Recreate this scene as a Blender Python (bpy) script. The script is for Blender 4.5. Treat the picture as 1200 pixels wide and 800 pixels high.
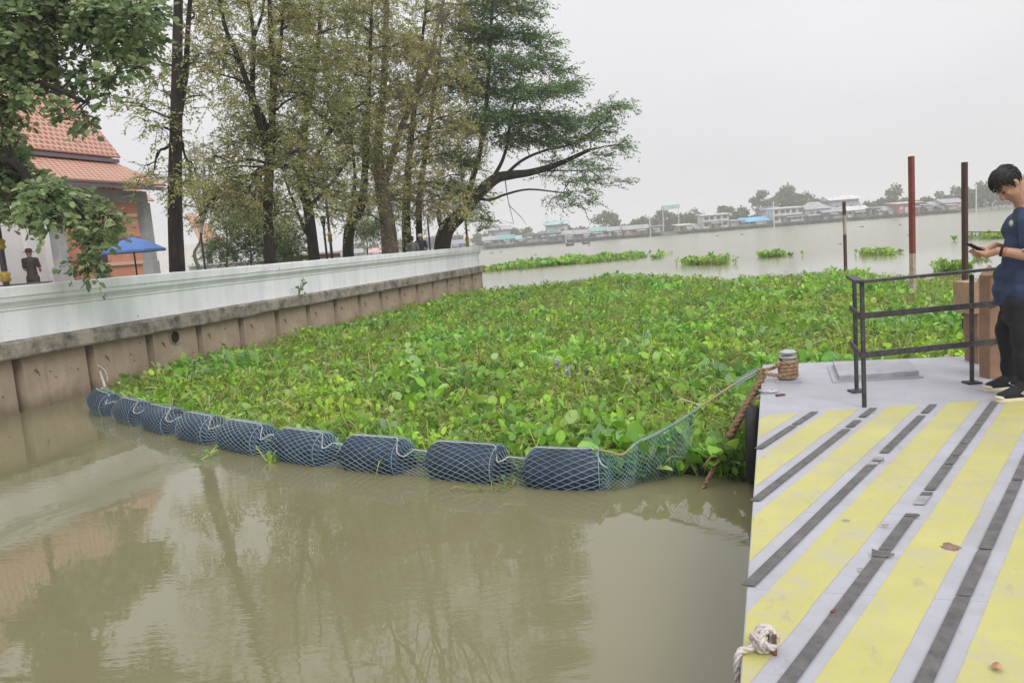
import bpy, bmesh, math, random
import numpy as np
from mathutils import Vector, Matrix, noise as mnoise

for o in list(bpy.data.objects): bpy.data.objects.remove(o)
random.seed(7); rng = np.random.default_rng(11)
R = math.radians
scene = bpy.context.scene
COL = scene.collection

# ------------------------------------------------------------------ camera
F, CAM_H, ROLL, PITCH = 915.0, 2.2, R(4.5), R(7.26)
fwd = np.array([0, math.cos(PITCH), -math.sin(PITCH)])
r0 = np.array([1.0, 0, 0]); u0 = np.cross(r0, fwd)
cr = r0*math.cos(ROLL) - u0*math.sin(ROLL)
cu = u0*math.cos(ROLL) + r0*math.sin(ROLL)
CAMP = np.array([0, 0, CAM_H])
cam_d = bpy.data.cameras.new('camera'); cam = bpy.data.objects.new('camera', cam_d); COL.objects.link(cam)
cam_d.sensor_fit = 'HORIZONTAL'; cam_d.sensor_width = 36; cam_d.lens = F/1200*36
cam_d.clip_start = 0.05; cam_d.clip_end = 20000
M = Matrix.Identity(4)
for i in range(3):
    M[i][0] = cr[i]; M[i][1] = cu[i]; M[i][2] = -fwd[i]; M[i][3] = CAMP[i]
cam.matrix_world = M
scene.camera = cam
scene.cycles.volume_bounces = 4

# ------------------------------------------------------------------ sky, sun, exposure
SUN_EL, SUN_AZ = R(42), R(162)       # high, soft, behind the camera
w = bpy.data.worlds.new('World'); scene.world = w; w.use_nodes = True
nt = w.node_tree; bg = nt.nodes['Background']; bg.inputs['Strength'].default_value = 0.1
sky = nt.nodes.new('ShaderNodeTexSky'); sky.sky_type = 'NISHITA'; sky.sun_disc = False
sky.sun_elevation = SUN_EL; sky.sun_rotation = SUN_AZ; sky.air_density = 1.0; sky.dust_density = 4.0
hs = nt.nodes.new('ShaderNodeHueSaturation'); hs.inputs['Saturation'].default_value = 0.3
nt.links.new(sky.outputs[0], hs.inputs['Color'])
tc = nt.nodes.new('ShaderNodeTexCoord')
mp = nt.nodes.new('ShaderNodeMapping'); mp.inputs['Scale'].default_value = (1.0, 1.0, 2.6)
nz = nt.nodes.new('ShaderNodeTexNoise'); nz.inputs['Scale'].default_value = 1.8; nz.inputs['Detail'].default_value = 3
nt.links.new(tc.outputs['Generated'], mp.inputs[0]); nt.links.new(mp.outputs[0], nz.inputs['Vector'])
cr_ = nt.nodes.new('ShaderNodeValToRGB')
cr_.color_ramp.elements[0].position = 0.3; cr_.color_ramp.elements[0].color = (0.675, 0.678, 0.705, 1)
cr_.color_ramp.elements[1].position = 0.7; cr_.color_ramp.elements[1].color = (0.765, 0.765, 0.785, 1)
nt.links.new(nz.outputs['Fac'], cr_.inputs['Fac'])
vm = nt.nodes.new('ShaderNodeVectorMath'); vm.operation = 'SCALE'
# overcast sky: brighter towards the zenith, all the way round
sx = nt.nodes.new('ShaderNodeSeparateXYZ'); nt.links.new(tc.outputs['Generated'], sx.inputs[0])
mz = nt.nodes.new('ShaderNodeMath'); mz.operation = 'MAXIMUM'; mz.inputs[1].default_value = 0.0; nt.links.new(sx.outputs['Z'], mz.inputs[0])
ma = nt.nodes.new('ShaderNodeMath'); ma.operation = 'MULTIPLY_ADD'; ma.inputs[1].default_value = 13.0; ma.inputs[2].default_value = 9.9
pw_ = nt.nodes.new('ShaderNodeMath'); pw_.operation = 'POWER'; pw_.inputs[1].default_value = 1.6; nt.links.new(mz.outputs[0], pw_.inputs[0])
nt.links.new(pw_.outputs[0], ma.inputs[0]); nt.links.new(ma.outputs[0], vm.inputs['Scale'])
nt.links.new(cr_.outputs[0], vm.inputs[0])
mx = nt.nodes.new('ShaderNodeMix'); mx.data_type = 'RGBA'; mx.inputs['Factor'].default_value = 0.93
nt.links.new(hs.outputs[0], mx.inputs[6]); nt.links.new(vm.outputs[0], mx.inputs[7])
nt.links.new(mx.outputs[2], bg.inputs['Color'])
sd = bpy.data.lights.new('sun', 'SUN'); sd.energy = 1.5; sd.angle = R(25); sd.color = (1, 0.97, 0.93)
sun = bpy.data.objects.new('sun', sd); COL.objects.link(sun)
sv = Vector((math.sin(SUN_AZ)*math.cos(SUN_EL), math.cos(SUN_AZ)*math.cos(SUN_EL), math.sin(SUN_EL)))
sun.rotation_euler = sv.to_track_quat('Z', 'Y').to_euler(); sun.location = sv*60
vs = scene.view_settings
vs.view_transform = 'Standard'; vs.look = 'None'; vs.exposure = 0.12; vs.gamma = 1; vs.use_curve_mapping = False

# ------------------------------------------------------------------ pixel helpers (photo pixels, 1200 x 800)
def ray(x, y): return fwd*F + cr*(x-600) + cu*(400-y)
def onz(x, y, z):
    d = ray(x, y); return CAMP + d*(z-CAM_H)/d[2]
def ony(x, y, Y):
    d = ray(x, y); return CAMP + d*Y/d[1]
def hory(x): return 283.06 - 0.0787*(x-600)
def proj(p):
    d = np.array(p, float)-CAMP; z = d@fwd; return 600+F*(d@cr)/z, 400-F*(d@cu)/z
def V(p): return Vector((float(p[0]), float(p[1]), float(p[2])))

# ------------------------------------------------------------------ object helpers
def tag(o, label=None, cat=None, group=None, kind=None):
    if label: o['label'] = label
    if cat: o['category'] = cat
    if group: o['group'] = group
    if kind: o['kind'] = kind
    return o
def empty(name, loc=(0, 0, 0), rz=0.0):
    o = bpy.data.objects.new(name, None); COL.objects.link(o)
    o.location = loc; o.rotation_euler = (0, 0, rz); o.empty_display_size = 0.1
    return o
def link(name, me, mat=None, parent=None, smooth=False):
    o = bpy.data.objects.new(name, me); COL.objects.link(o)
    if mat is not None and not me.materials: me.materials.append(mat)
    if parent is not None: o.parent = parent
    if smooth: me.polygons.foreach_set('use_smooth', [True]*len(me.polygons))
    return o
def copy_tree(o, parent=None):
    c = o.copy(); COL.objects.link(c); c.parent = parent
    for ch in list(o.children): copy_tree(ch, c)
    return c

class MB:
    """collects simple shapes into one mesh"""
    def __init__(s): s.v = []; s.f = []
    def add(s, vs, fs):
        n = len(s.v); s.v += [tuple(float(a) for a in p) for p in vs]; s.f += [tuple(i+n for i in f) for f in fs]; return s
    def box(s, c, size, rz=0.0, mat=None):
        hx, hy, hz = size[0]/2, size[1]/2, size[2]/2; ca, sa = math.cos(rz), math.sin(rz)
        P = []
        for z in (-hz, hz):
            for x, y in ((-hx, -hy), (hx, -hy), (hx, hy), (-hx, hy)):
                P.append((c[0]+x*ca-y*sa, c[1]+x*sa+y*ca, c[2]+z))
        return s.add(P, [(3, 2, 1, 0), (4, 5, 6, 7), (0, 1, 5, 4), (1, 2, 6, 5), (2, 3, 7, 6), (3, 0, 4, 7)])
    def prism(s, poly, z0, z1):
        n = len(poly); P = [(x, y, z0) for x, y in poly]+[(x, y, z1) for x, y in poly]
        F_ = [tuple(range(n-1, -1, -1)), tuple(range(n, 2*n))]
        F_ += [(i, (i+1) % n, n+(i+1) % n, n+i) for i in range(n)]
        return s.add(P, F_)
    def hexa(s, P):   # 8 points, bottom 0-3, top 4-7
        return s.add(P, [(3, 2, 1, 0), (4, 5, 6, 7), (0, 1, 5, 4), (1, 2, 6, 5), (2, 3, 7, 6), (3, 0, 4, 7)])
    def bar(s, a, b, w, h=None):   # square bar from a to b
        a = Vector(a); b = Vector(b); h = h or w; d = (b-a).normalized()
        up = Vector((0, 0, 1)) if abs(d.z) < 0.95 else Vector((1, 0, 0))
        x = d.cross(up).normalized()*w/2; y = x.cross(d).normalized()*h/2
        P = [a-x-y, a+x-y, a+x+y, a-x+y, b-x-y, b+x-y, b+x+y, b-x+y]
        return s.add(P, [(0, 1, 2, 3), (7, 6, 5, 4), (0, 4, 5, 1), (1, 5, 6, 2), (2, 6, 7, 3), (3, 7, 4, 0)])
    def tube(s, pts, rad, n=8, cap=True):
        pts = [Vector(p) for p in pts]; m = len(pts)
        rads = rad if hasattr(rad, '__len__') else [rad]*m
        t0 = (pts[1]-pts[0]).normalized()
        ref = Vector((0, 0, 1)) if abs(t0.z) < 0.9 else Vector((1, 0, 0))
        x = t0.cross(ref).normalized(); P = []
        for i in range(m):
            t = (pts[min(i+1, m-1)]-pts[max(i-1, 0)])
            t = t.normalized() if t.length > 1e-9 else t0
            x = (x - t*x.dot(t)); x = x.normalized() if x.length > 1e-6 else t.orthogonal().normalized()
            y = t.cross(x)
            for k in range(n):
                a = 2*math.pi*k/n; P.append(pts[i]+(x*math.cos(a)+y*math.sin(a))*rads[i])
        F_ = []
        for i in range(m-1):
            for k in range(n):
                k2 = (k+1) % n; F_.append((i*n+k, i*n+k2, (i+1)*n+k2, (i+1)*n+k))
        if cap: F_ += [tuple(range(n-1, -1, -1)), tuple((m-1)*n+k for k in range(n))]
        return s.add(P, F_)
    def lathe(s, c, prof, n=24):     # prof: (r, z)
        P = []; m = len(prof)
        for r_, z in prof:
            for k in range(n):
                a = 2*math.pi*k/n; P.append((c[0]+r_*math.cos(a), c[1]+r_*math.sin(a), c[2]+z))
        F_ = []
        for i in range(m-1):
            for k in range(n):
                k2 = (k+1) % n; F_.append((i*n+k, i*n+k2, (i+1)*n+k2, (i+1)*n+k))
        F_ += [tuple(range(n-1, -1, -1)), tuple((m-1)*n+k for k in range(n))]
        return s.add(P, F_)
    def sphere(s, c, r, n=10, m=7, sq=(1, 1, 1)):
        prof = [(max(1e-4, math.sin(math.pi*i/m)), -math.cos(math.pi*i/m)) for i in range(m+1)]
        b = MB().lathe((0, 0, 0), prof, n)
        return s.add([(c[0]+x*r*sq[0], c[1]+y*r*sq[1], c[2]+z*r*sq[2]) for x, y, z in b.v], b.f)
    def rope(s, pts, rad, pitch=None, n=6):
        """three strands twisted round the line"""
        pts = resample([Vector(p) for p in pts], (pitch or rad*7)/7); pitch = pitch or rad*7
        t0 = (pts[1]-pts[0]).normalized(); x = t0.orthogonal().normalized(); fr = []; L = 0
        for i, p in enumerate(pts):
            t = (pts[min(i+1, len(pts)-1)]-pts[max(i-1, 0)]).normalized()
            x = (x-t*x.dot(t)).normalized(); y = t.cross(x)
            if i: L += (p-pts[i-1]).length
            fr.append((p, x.copy(), y, L))
        for k in range(3):
            s.tube([p+(xx*math.cos(2*math.pi*(l/pitch+k/3))+yy*math.sin(2*math.pi*(l/pitch+k/3)))*rad*0.5 for p, xx, yy, l in fr], rad*0.56, n)
        return s
    def build(s, name, mat=None, parent=None, smooth=False, bevel=0):
        me = bpy.data.meshes.new(name); me.from_pydata(s.v, [], s.f); me.update()
        o = link(name, me, mat, parent, smooth)
        if bevel:
            b = o.modifiers.new('bevel', 'BEVEL'); b.width = bevel; b.segments = 2; b.limit_method = 'ANGLE'
        return o

def resample(pts, step):
    out = [pts[0]]; acc = 0.0
    for a, b in zip(pts[:-1], pts[1:]):
        L = (b-a).length; n = max(1, int(L/step))
        for i in range(1, n+1): out.append(a.lerp(b, i/n))
    return out
def smooth_path(pts, sub=8):
    """Catmull-Rom through the points"""
    P = [Vector(p) for p in pts]; P = [P[0]*2-P[1]]+P+[P[-1]*2-P[-2]]; out = []
    for i in range(1, len(P)-2):
        for k in range(sub):
            t = k/sub; a, b, c, d = P[i-1:i+3]
            out.append(0.5*((2*b)+(c-a)*t+(2*a-5*b+4*c-d)*t*t+(3*b-a-3*c+d)*t**3))
    out.append(P[-2]); return out
def in_poly(x, y, poly):
    x = np.asarray(x); y = np.asarray(y); c = np.zeros(x.shape, bool); n = len(poly)
    for i in range(n):
        x1, y1 = poly[i]; x2, y2 = poly[(i+1) % n]
        if y1 == y2: continue
        c ^= ((y1 > y) != (y2 > y)) & (x < (x2-x1)*(y-y1)/(y2-y1)+x1)
    return c

# ------------------------------------------------------------------ materials
def mat(name, color, rough=0.7, metal=0.0, var=0.0, scale=8.0, bump=0.0, bscale=40.0, col2=None, ramp=(0.35, 0.65),
        stretch=(1, 1, 1), spec=0.5, coat=0.0, detail=5, speck=None):
    m = bpy.data.materials.new(name); m.use_nodes = True; t = m.node_tree; N = t.nodes; L = t.links
    b = N['Principled BSDF']; b.inputs['Roughness'].default_value = rough; b.inputs['Metallic'].default_value = metal
    b.inputs['Specular IOR Level'].default_value = spec
    c = N.new('ShaderNodeTexCoord'); mpn = N.new('ShaderNodeMapping'); mpn.inputs['Scale'].default_value = stretch
    L.new(c.outputs['Object'], mpn.inputs[0])
    out = None
    if col2 is not None or var:
        if col2 is None: col2 = tuple(max(0, a*(1-var)) for a in color); c1 = tuple(min(1, a*(1+var)) for a in color)
        else: c1 = color
        n_ = N.new('ShaderNodeTexNoise'); n_.inputs['Scale'].default_value = scale; n_.inputs['Detail'].default_value = detail
        n_.inputs['Roughness'].default_value = 0.65
        L.new(mpn.outputs[0], n_.inputs['Vector'])
        rp = N.new('ShaderNodeValToRGB'); rp.color_ramp.elements[0].position = ramp[0]; rp.color_ramp.elements[1].position = ramp[1]
        rp.color_ramp.elements[0].color = (*col2, 1); rp.color_ramp.elements[1].color = (*c1, 1)
        L.new(n_.outputs['Fac'], rp.inputs['Fac']); out = rp.outputs[0]
        if speck:
            n2 = N.new('ShaderNodeTexNoise'); n2.inputs['Scale'].default_value = speck[1]; n2.inputs['Detail'].default_value = 4
            L.new(c.outputs['Object'], n2.inputs['Vector'])
            r2 = N.new('ShaderNodeMapRange'); r2.inputs[1].default_value = speck[2]; r2.inputs[2].default_value = speck[3]
            L.new(n2.outputs['Fac'], r2.inputs[0])
            mm = N.new('ShaderNodeMix'); mm.data_type = 'RGBA'; mm.inputs[7].default_value = (*speck[0], 1)
            L.new(r2.outputs[0], mm.inputs['Factor']); L.new(out, mm.inputs[6]); out = mm.outputs[2]
        L.new(out, b.inputs['Base Color'])
    else: b.inputs['Base Color'].default_value = (*color, 1)
    if bump:
        nb = N.new('ShaderNodeTexNoise'); nb.inputs['Scale'].default_value = bscale; nb.inputs['Detail'].default_value = 5
        L.new(mpn.outputs[0], nb.inputs['Vector'])
        bp = N.new('ShaderNodeBump'); bp.inputs['Strength'].default_value = bump; bp.inputs['Distance'].default_value = 0.02
        L.new(nb.outputs['Fac'], bp.inputs['Height']); L.new(bp.outputs[0], b.inputs['Normal'])
    return m
def leaf_mat(name, rough=0.5, trans=0.35, spec=0.4):
    m = bpy.data.materials.new(name); m.use_nodes = True; t = m.node_tree; N = t.nodes; L = t.links
    b = N['Principled BSDF']; b.inputs['Roughness'].default_value = rough; b.inputs['Specular IOR Level'].default_value = spec
    a = N.new('ShaderNodeAttribute'); a.attribute_name = 'Col'
    tr = N.new('ShaderNodeBsdfTranslucent'); mxs = N.new('ShaderNodeMixShader'); mxs.inputs[0].default_value = trans
    L.new(a.outputs['Color'], b.inputs['Base Color']); L.new(a.outputs['Color'], tr.inputs['Color'])
    L.new(b.outputs[0], mxs.inputs[1]); L.new(tr.outputs[0], mxs.inputs[2]); L.new(mxs.outputs[0], N['Material Output'].inputs['Surface'])
    return m

M_leaf = leaf_mat('foliage', .55, .58, .2); M_hyac = leaf_mat('hyacinth_leaf', 0.5, 0.35, 0.22)
M_farleaf = leaf_mat('far_foliage', 0.8, 0.2, 0.1)
M_bark = mat('bark_dark', (0.026, 0.019, 0.016), 0.95, var=0.6, scale=6, bump=0.8, bscale=14, stretch=(1, 1, 0.25))
M_bark2 = mat('bark_light', (0.16, 0.12, 0.10), 0.95, var=0.35, scale=5, bump=0.6, bscale=12, stretch=(1, 1, 0.3))

def leaves_mesh(name, P, D, Nn, Ln, Wd, Cc, fold=0.0):
    """kite-shaped leaves: P base (n,3), D direction, Nn normal, length, width, colour (n,3)"""
    n = len(P); D = D/np.linalg.norm(D, axis=1, keepdims=True)
    S = np.cross(D, Nn); S /= np.linalg.norm(S, axis=1, keepdims=True)+1e-9; U = np.cross(S, D)
    Ln = Ln[:, None]; Wd = Wd[:, None]
    v = np.empty((n, 4, 3)); v[:, 0] = P
    v[:, 1] = P+D*Ln*0.45-S*Wd*0.5+U*Wd*fold; v[:, 2] = P+D*Ln; v[:, 3] = P+D*Ln*0.45+S*Wd*0.5+U*Wd*fold
    me = bpy.data.meshes.new(name); me.vertices.add(n*4); me.vertices.foreach_set('co', v.ravel())
    idx = np.arange(n*4).reshape(n, 4)
    tri = np.concatenate([idx[:, [0, 1, 2]], idx[:, [0, 2, 3]]], 1).reshape(-1, 3)
    me.loops.add(len(tri)*3); me.loops.foreach_set('vertex_index', tri.ravel().astype(np.int32))
    me.polygons.add(len(tri)); me.polygons.foreach_set('loop_start', np.arange(0, len(tri)*3, 3, dtype=np.int32))
    me.polygons.foreach_set('loop_total', np.full(len(tri), 3, np.int32))
    me.update(calc_edges=True)
    at = me.color_attributes.new('Col', 'FLOAT_COLOR', 'POINT')
    cc = np.ones((n, 4, 4)); cc[:, :, :3] = Cc[:, None, :]
    at.data.foreach_set('color', cc.ravel()); me.validate()
    return me
def rand_unit(n):
    v = rng.normal(size=(n, 3)); return v/np.linalg.norm(v, axis=1, keepdims=True)
def pick_cols(n, pal, wts, jit=0.18):
    pal = np.array(pal); i = rng.choice(len(pal), n, p=np.array(wts)/sum(wts))
    return np.clip(pal[i]*(1+rng.uniform(-jit, jit, (n, 1))), 0, 1)

# ================================================================== THE SETTING
# ---- river
m = bpy.data.materials.new('muddy_water'); m.use_nodes = True; t = m.node_tree; N = t.nodes; L = t.links
b = N['Principled BSDF']; b.inputs['Roughness'].default_value = 0.02; b.inputs['IOR'].default_value = 1.5
tcn = N.new('ShaderNodeTexCoord')
n1 = N.new('ShaderNodeTexNoise'); n1.inputs['Scale'].default_value = 0.35; n1.inputs['Detail'].default_value = 3
L.new(tcn.outputs['Object'], n1.inputs['Vector'])
rp = N.new('ShaderNodeValToRGB'); rp.color_ramp.elements[0].position = 0.3; rp.color_ramp.elements[1].position = 0.75
rp.color_ramp.elements[0].color = (0.176, 0.165, 0.090, 1); rp.color_ramp.elements[1].color = (0.204, 0.190, 0.110, 1)
L.new(n1.outputs['Fac'], rp.inputs['Fac']); L.new(rp.outputs[0], b.inputs['Base Color'])
def wnoise(scale, sx, sy, rot, dist, strength, prev=None, det=2):
    mpw = N.new('ShaderNodeMapping'); mpw.inputs['Scale'].default_value = (sx, sy, 1); mpw.inputs['Rotation'].default_value = (0, 0, rot)
    L.new(tcn.outputs['Object'], mpw.inputs[0])
    nn = N.new('ShaderNodeTexNoise'); nn.inputs['Scale'].default_value = scale; nn.inputs['Detail'].default_value = det
    L.new(mpw.outputs[0], nn.inputs['Vector'])
    bb = N.new('ShaderNodeBump'); bb.inputs['Distance'].default_value = dist; bb.inputs['Strength'].default_value = strength
    L.new(nn.outputs['Fac'], bb.inputs['Height'])
    if prev: L.new(prev.outputs[0], bb.inputs['Normal'])
    return bb
B1 = wnoise(0.9, 1.0, 1.6, R(15), 0.0035, 1.0)
B2 = wnoise(11.0, 0.55, 1.7, R(-10), 0.0013, 1.0, B1, 2)
npz = N.new('ShaderNodeTexNoise'); npz.inputs['Scale'].default_value = .8; npz.inputs['Detail'].default_value = 2; L.new(tcn.outputs['Object'], npz.inputs['Vector'])
mpz = N.new('ShaderNodeMapRange'); mpz.inputs[1].default_value = .42; mpz.inputs[2].default_value = .62; mpz.inputs[3].default_value = .06; L.new(npz.outputs['Fac'], mpz.inputs[0]); L.new(mpz.outputs[0], B2.inputs['Strength'])
sp = N.new('ShaderNodeSeparateXYZ'); L.new(tcn.outputs['Object'], sp.inputs[0])
mr = N.new('ShaderNodeMapRange'); mr.inputs[1].default_value = 24; mr.inputs[2].default_value = 48; mr.inputs[3].default_value = .006; mr.inputs[4].default_value = .21
L.new(sp.outputs['Y'], mr.inputs[0]); L.new(mr.outputs[0], b.inputs['Roughness'])
mr2 = N.new('ShaderNodeMapRange'); mr2.inputs[1].default_value = 24; mr2.inputs[2].default_value = 48; L.new(sp.outputs['Y'], mr2.inputs[0])
B3 = wnoise(1.6, .35, 1.3, R(8), .012, 1.0, B2, 3); L.new(mr2.outputs[0], B3.inputs['Strength'])
L.new(B3.outputs[0], b.inputs['Normal'])
M_water = m
me = bpy.data.meshes.new('river')
me.from_pydata([(-1500, -60, 0), (1500, -60, 0), (1500, 3000, 0), (-1500, 3000, 0)], [], [(0, 1, 2, 3)])
tag(link('river', me, M_water), kind='structure')

# ---- wall frame: s along the wall, q towards the river
WA = np.array([-8.4, 12.7]); WB = np.array([-1.2, 36.0]); wd = (WB-WA)/np.linalg.norm(WB-WA); wn = np.array([wd[1], -wd[0]])
WL = float(np.linalg.norm(WB-WA)); WROT = math.atan2(wd[1], wd[0])
def W(s, q, z): p = WA+wd*s+wn*q; return (float(p[0]), float(p[1]), z)
def wall_at(px, q):
    """plan point on the line q metres from the wall that shows at photo column px"""
    d = ray(px, hory(px))[:2]; t_ = (wn@(WA+wn*q))/(wn@d); return d*t_
GZ = 1.25
M_ground = mat('temple_ground', (0.24, 0.22, 0.19), 0.95, var=0.3, scale=1.5, bump=0.3)
land = MB().prism([W(-45, -0.34, 0)[:2], W(WL-0.4, -0.34, 0)[:2], W(WL-0.4, -160, 0)[:2], W(-45, -160, 0)[:2]], -1.0, GZ)
tag(land.build('temple_ground', M_ground), kind='structure')

# ---- river wall
M_white = mat('white_paint_wall', (0.82, 0.84, 0.86), 0.75, col2=(0.70, 0.72, 0.73), scale=1.2, ramp=(0.36, 0.60), bump=0.15, bscale=30, detail=9,
              stretch=(2.5, 2.5, 0.35), speck=((0.20, 0.20, 0.18), 9.0, 0.66, 0.80))
M_cap = mat('weathered_concrete', (0.33, 0.29, 0.24), 0.95, col2=(0.07, 0.065, 0.06), scale=3.0, ramp=(0.34, 0.58), bump=0.9, bscale=45, detail=10,
            speck=((0.42, 0.38, 0.32), 60.0, 0.58, 0.68))
M_pile = mat('pile_concrete', (0.42, 0.325, 0.24), 0.9, col2=(0.28, 0.215, 0.155), scale=1.8, ramp=(0.3, 0.7), bump=0.25, bscale=35, detail=8,
             speck=((0.12, 0.09, 0.07), 22.0, 0.66, 0.74))
t_ = M_pile.node_tree; b_ = t_.nodes['Principled BSDF']; lk = b_.inputs['Base Color'].links[0].from_socket
tcp = t_.nodes.new('ShaderNodeTexCoord'); spz = t_.nodes.new('ShaderNodeSeparateXYZ'); t_.links.new(tcp.outputs['Object'], spz.inputs[0])
nzp = t_.nodes.new('ShaderNodeTexNoise'); nzp.inputs['Scale'].default_value = 5; nzp.inputs['Detail'].default_value = 6
mpp = t_.nodes.new('ShaderNodeMapping'); mpp.inputs['Scale'].default_value = (1, 1, .12); t_.links.new(tcp.outputs['Object'], mpp.inputs[0]); t_.links.new(mpp.outputs[0], nzp.inputs['Vector'])
adz = t_.nodes.new('ShaderNodeMath'); adz.operation = 'MULTIPLY_ADD'; adz.inputs[1].default_value = .5; t_.links.new(nzp.outputs['Fac'], adz.inputs[0]); t_.links.new(spz.outputs['Z'], adz.inputs[2])
mrz = t_.nodes.new('ShaderNodeMapRange'); mrz.inputs[1].default_value = .30; mrz.inputs[2].default_value = .52; mrz.inputs[3].default_value = .8; mrz.inputs[4].default_value = 0.0; t_.links.new(adz.outputs[0], mrz.inputs[0])
mxz = t_.nodes.new('ShaderNodeMix'); mxz.data_type = 'RGBA'; mxz.inputs[7].default_value = (.17, .13, .085, 1); t_.links.new(mrz.outputs[0], mxz.inputs['Factor']); t_.links.new(lk, mxz.inputs[6])
mrs = t_.nodes.new('ShaderNodeMapRange'); mrs.inputs[1].default_value = .55; mrs.inputs[2].default_value = .75; mrs.inputs[4].default_value = .55; t_.links.new(nzp.outputs['Fac'], mrs.inputs[0])
mxs2 = t_.nodes.new('ShaderNodeMix'); mxs2.data_type = 'RGBA'; mxs2.inputs[7].default_value = (.24, .19, .15, 1); t_.links.new(mrs.outputs[0], mxs2.inputs['Factor']); t_.links.new(mxz.outputs[2], mxs2.inputs[6])
t_.links.new(mxs2.outputs[2], b_.inputs['Base Color'])
M_joint = mat('pile_joint', (0.10, 0.075, 0.055), 0.95, var=0.3, scale=6)
M_rust = mat('rusty_iron', (0.14, 0.06, 0.03), 0.9, var=0.4, scale=20, bump=0.3)
wall = empty('river_wall', W(0, 0, 0))
wall.rotation_euler = (0, 0, WROT - math.pi/2)   # local: x = q, y = s
bpy.context.view_layer.update()
tag(wall, 'white plastered river wall with moulded coping on brown concrete sheet piles', 'wall')
S0, S1 = -16.0, WL
def extrude_profile(prof, s0, s1, segs=1, jig=0.0):
    n = len(prof); b_ = MB(); P = []
    for i in range(segs+1):
        y = s0+(s1-s0)*i/segs
        for q, z in prof:
            j = jig*(mnoise.noise((q*3, y*2.2, z*5))); P.append((q+j, y, z+j*0.7))
    F_ = [(i*n+k, i*n+(k+1) % n, (i+1)*n+(k+1) % n, (i+1)*n+k) for i in range(segs) for k in range(n)]
    F_ += [tuple(range(n-1, -1, -1)), tuple(segs*n+k for k in range(n))]
    return b_.add(P, F_)
extrude_profile([(-0.30, 1.22), (0.0, 1.22), (0.0, 1.70), (0.015, 1.72), (0.015, 1.76), (-0.30, 1.76)], S0, S1, 60, 0.006).build('parapet', M_white, wall)
cop = extrude_profile([(-0.36, 1.762), (0.02, 1.762), (0.035, 1.80), (0.075, 1.86), (0.085, 1.93), (0.10, 1.945), (0.10, 2.10), (0.085, 2.115), (-0.36, 2.115)], S0, S1+0.08, 80, 0.012)
cop.build('coping', M_white, wall)
# return of the parapet round the far corner
MB().prism([(-0.30, S1-0.30), (-9.0, S1-0.30), (-9.0, S1-0.002), (-0.30, S1-0.002)], 1.22, 1.76).build('parapet', M_white, wall)
MB().prism([(-0.36, S1-0.36), (-9.0, S1-0.36), (-9.0, S1+0.078), (-0.36, S1+0.078)], 1.765, 2.112).build('coping', M_white, wall)
extrude_profile([(-0.33, 0.92), (0.16, 0.92), (0.175, 0.95), (0.175, 1.18), (0.15, 1.218), (-0.33, 1.218)], S0, S1+0.16, 220, 0.035).build('cap_beam', M_cap, wall)
PW = 1.52
def pile_mesh():
    # plan profile in (s, q): groove, raised flat, main face
    pr = [(0.0, -0.30), (0.0, -0.14), (0.06, -0.14), (0.085, 0.055), (0.50, 0.06), (0.53, 0.028), (1.44, 0.022), (1.462, -0.14), (PW-0.004, -0.14), (PW-0.004, -0.30)]
    return MB().prism([(q, s) for s, q in pr][::-1], -1.2, 0.925)
first = None
k0 = -5
for k in range(k0, 17):
    s_ = 0.30+k*PW
    if s_ > WL-0.3: break
    if first is None:
        o = pile_mesh().build('sheet_pile', M_pile, wall); first = o
    else:
        o = first.copy(); COL.objects.link(o); o.parent = wall
    o.location = (0, s_, 0.0); o.rotation_euler = (random.uniform(-.004, .004), random.uniform(-.006, .006), 0)
    # rusty lifting hook left in the pile
    h = MB(); y = s_+0.33+random.uniform(-.05, .05); z = 0.62+random.uniform(-.05, .05)
    h.tube([(0.04, y-.03, z+.02), (0.085, y-.02, z+.025), (0.088, y+.015, z-.03), (0.045, y+.03, z-.035)], 0.011, 5)
    h.tube([(0.04, y+.06, z-.07), (0.07, y+.055, z-.075), (0.045, y+.045, z-.09)], 0.009, 5)
    h.build('lifting_hook', M_rust, wall)
    for _ in range(3):
        yy = s_+random.uniform(.6, 1.4); zz = random.uniform(.15, .8)
        MB().sphere((0.028, yy, zz), 0.014, 6, 4).build('bolt_hole', M_joint, wall)
# end face of the wall at its far corner
MB().prism([(-1.5, WL-0.02), (0.04, WL-0.02), (0.04, WL+0.08), (-1.5, WL+0.08)], -1.2, 0.915).build('end_pile', M_pile, wall)
# drain opening: a pipe ring on the pile, closed by a dark disc painted as shade
dp = None
d_ = ray(203, 395); p_ = CAMP+d_*((np.append(wn, 0)@(np.append(WA, 0)-CAMP))/(np.append(wn, 0)@d_))
ds = float((p_[:2]-WA)@wd); dz = float(p_[2])
ring = MB(); nseg = 20
prof = [(0.135, 0.0), (0.150, 0.0), (0.150, 0.045), (0.135, 0.045), (0.135, 0.0)]
P = []; Fc = []
for i, (r_, q_) in enumerate(prof):
    for k in range(nseg):
        a = 2*math.pi*k/nseg; P.append((0.015+q_, ds+r_*math.cos(a), dz+r_*math.sin(a)))
for i in range(4):
    for k in range(nseg):
        Fc.append((i*nseg+k, i*nseg+(k+1) % nseg, (i+1)*nseg+(k+1) % nseg, (i+1)*nseg+k))
ring.add(P, Fc); rg = ring.build('drain_pipe', M_pile, wall, True)
M_dark = mat('painted_shade_black', (0.012, 0.010, 0.008), 1.0)
bk = MB(); P = [(0.040, ds+0.138*math.cos(2*math.pi*k/nseg), dz+0.138*math.sin(2*math.pi*k/nseg)) for k in range(nseg)]
bk.add(P+[(0.0355, ds, dz)], [(k, (k+1) % nseg, nseg) for k in range(nseg)]); bk.build('drain_shade_disc', M_dark, rg)  # solid disc; its near-black colour stands for the shade inside the pipe

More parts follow.
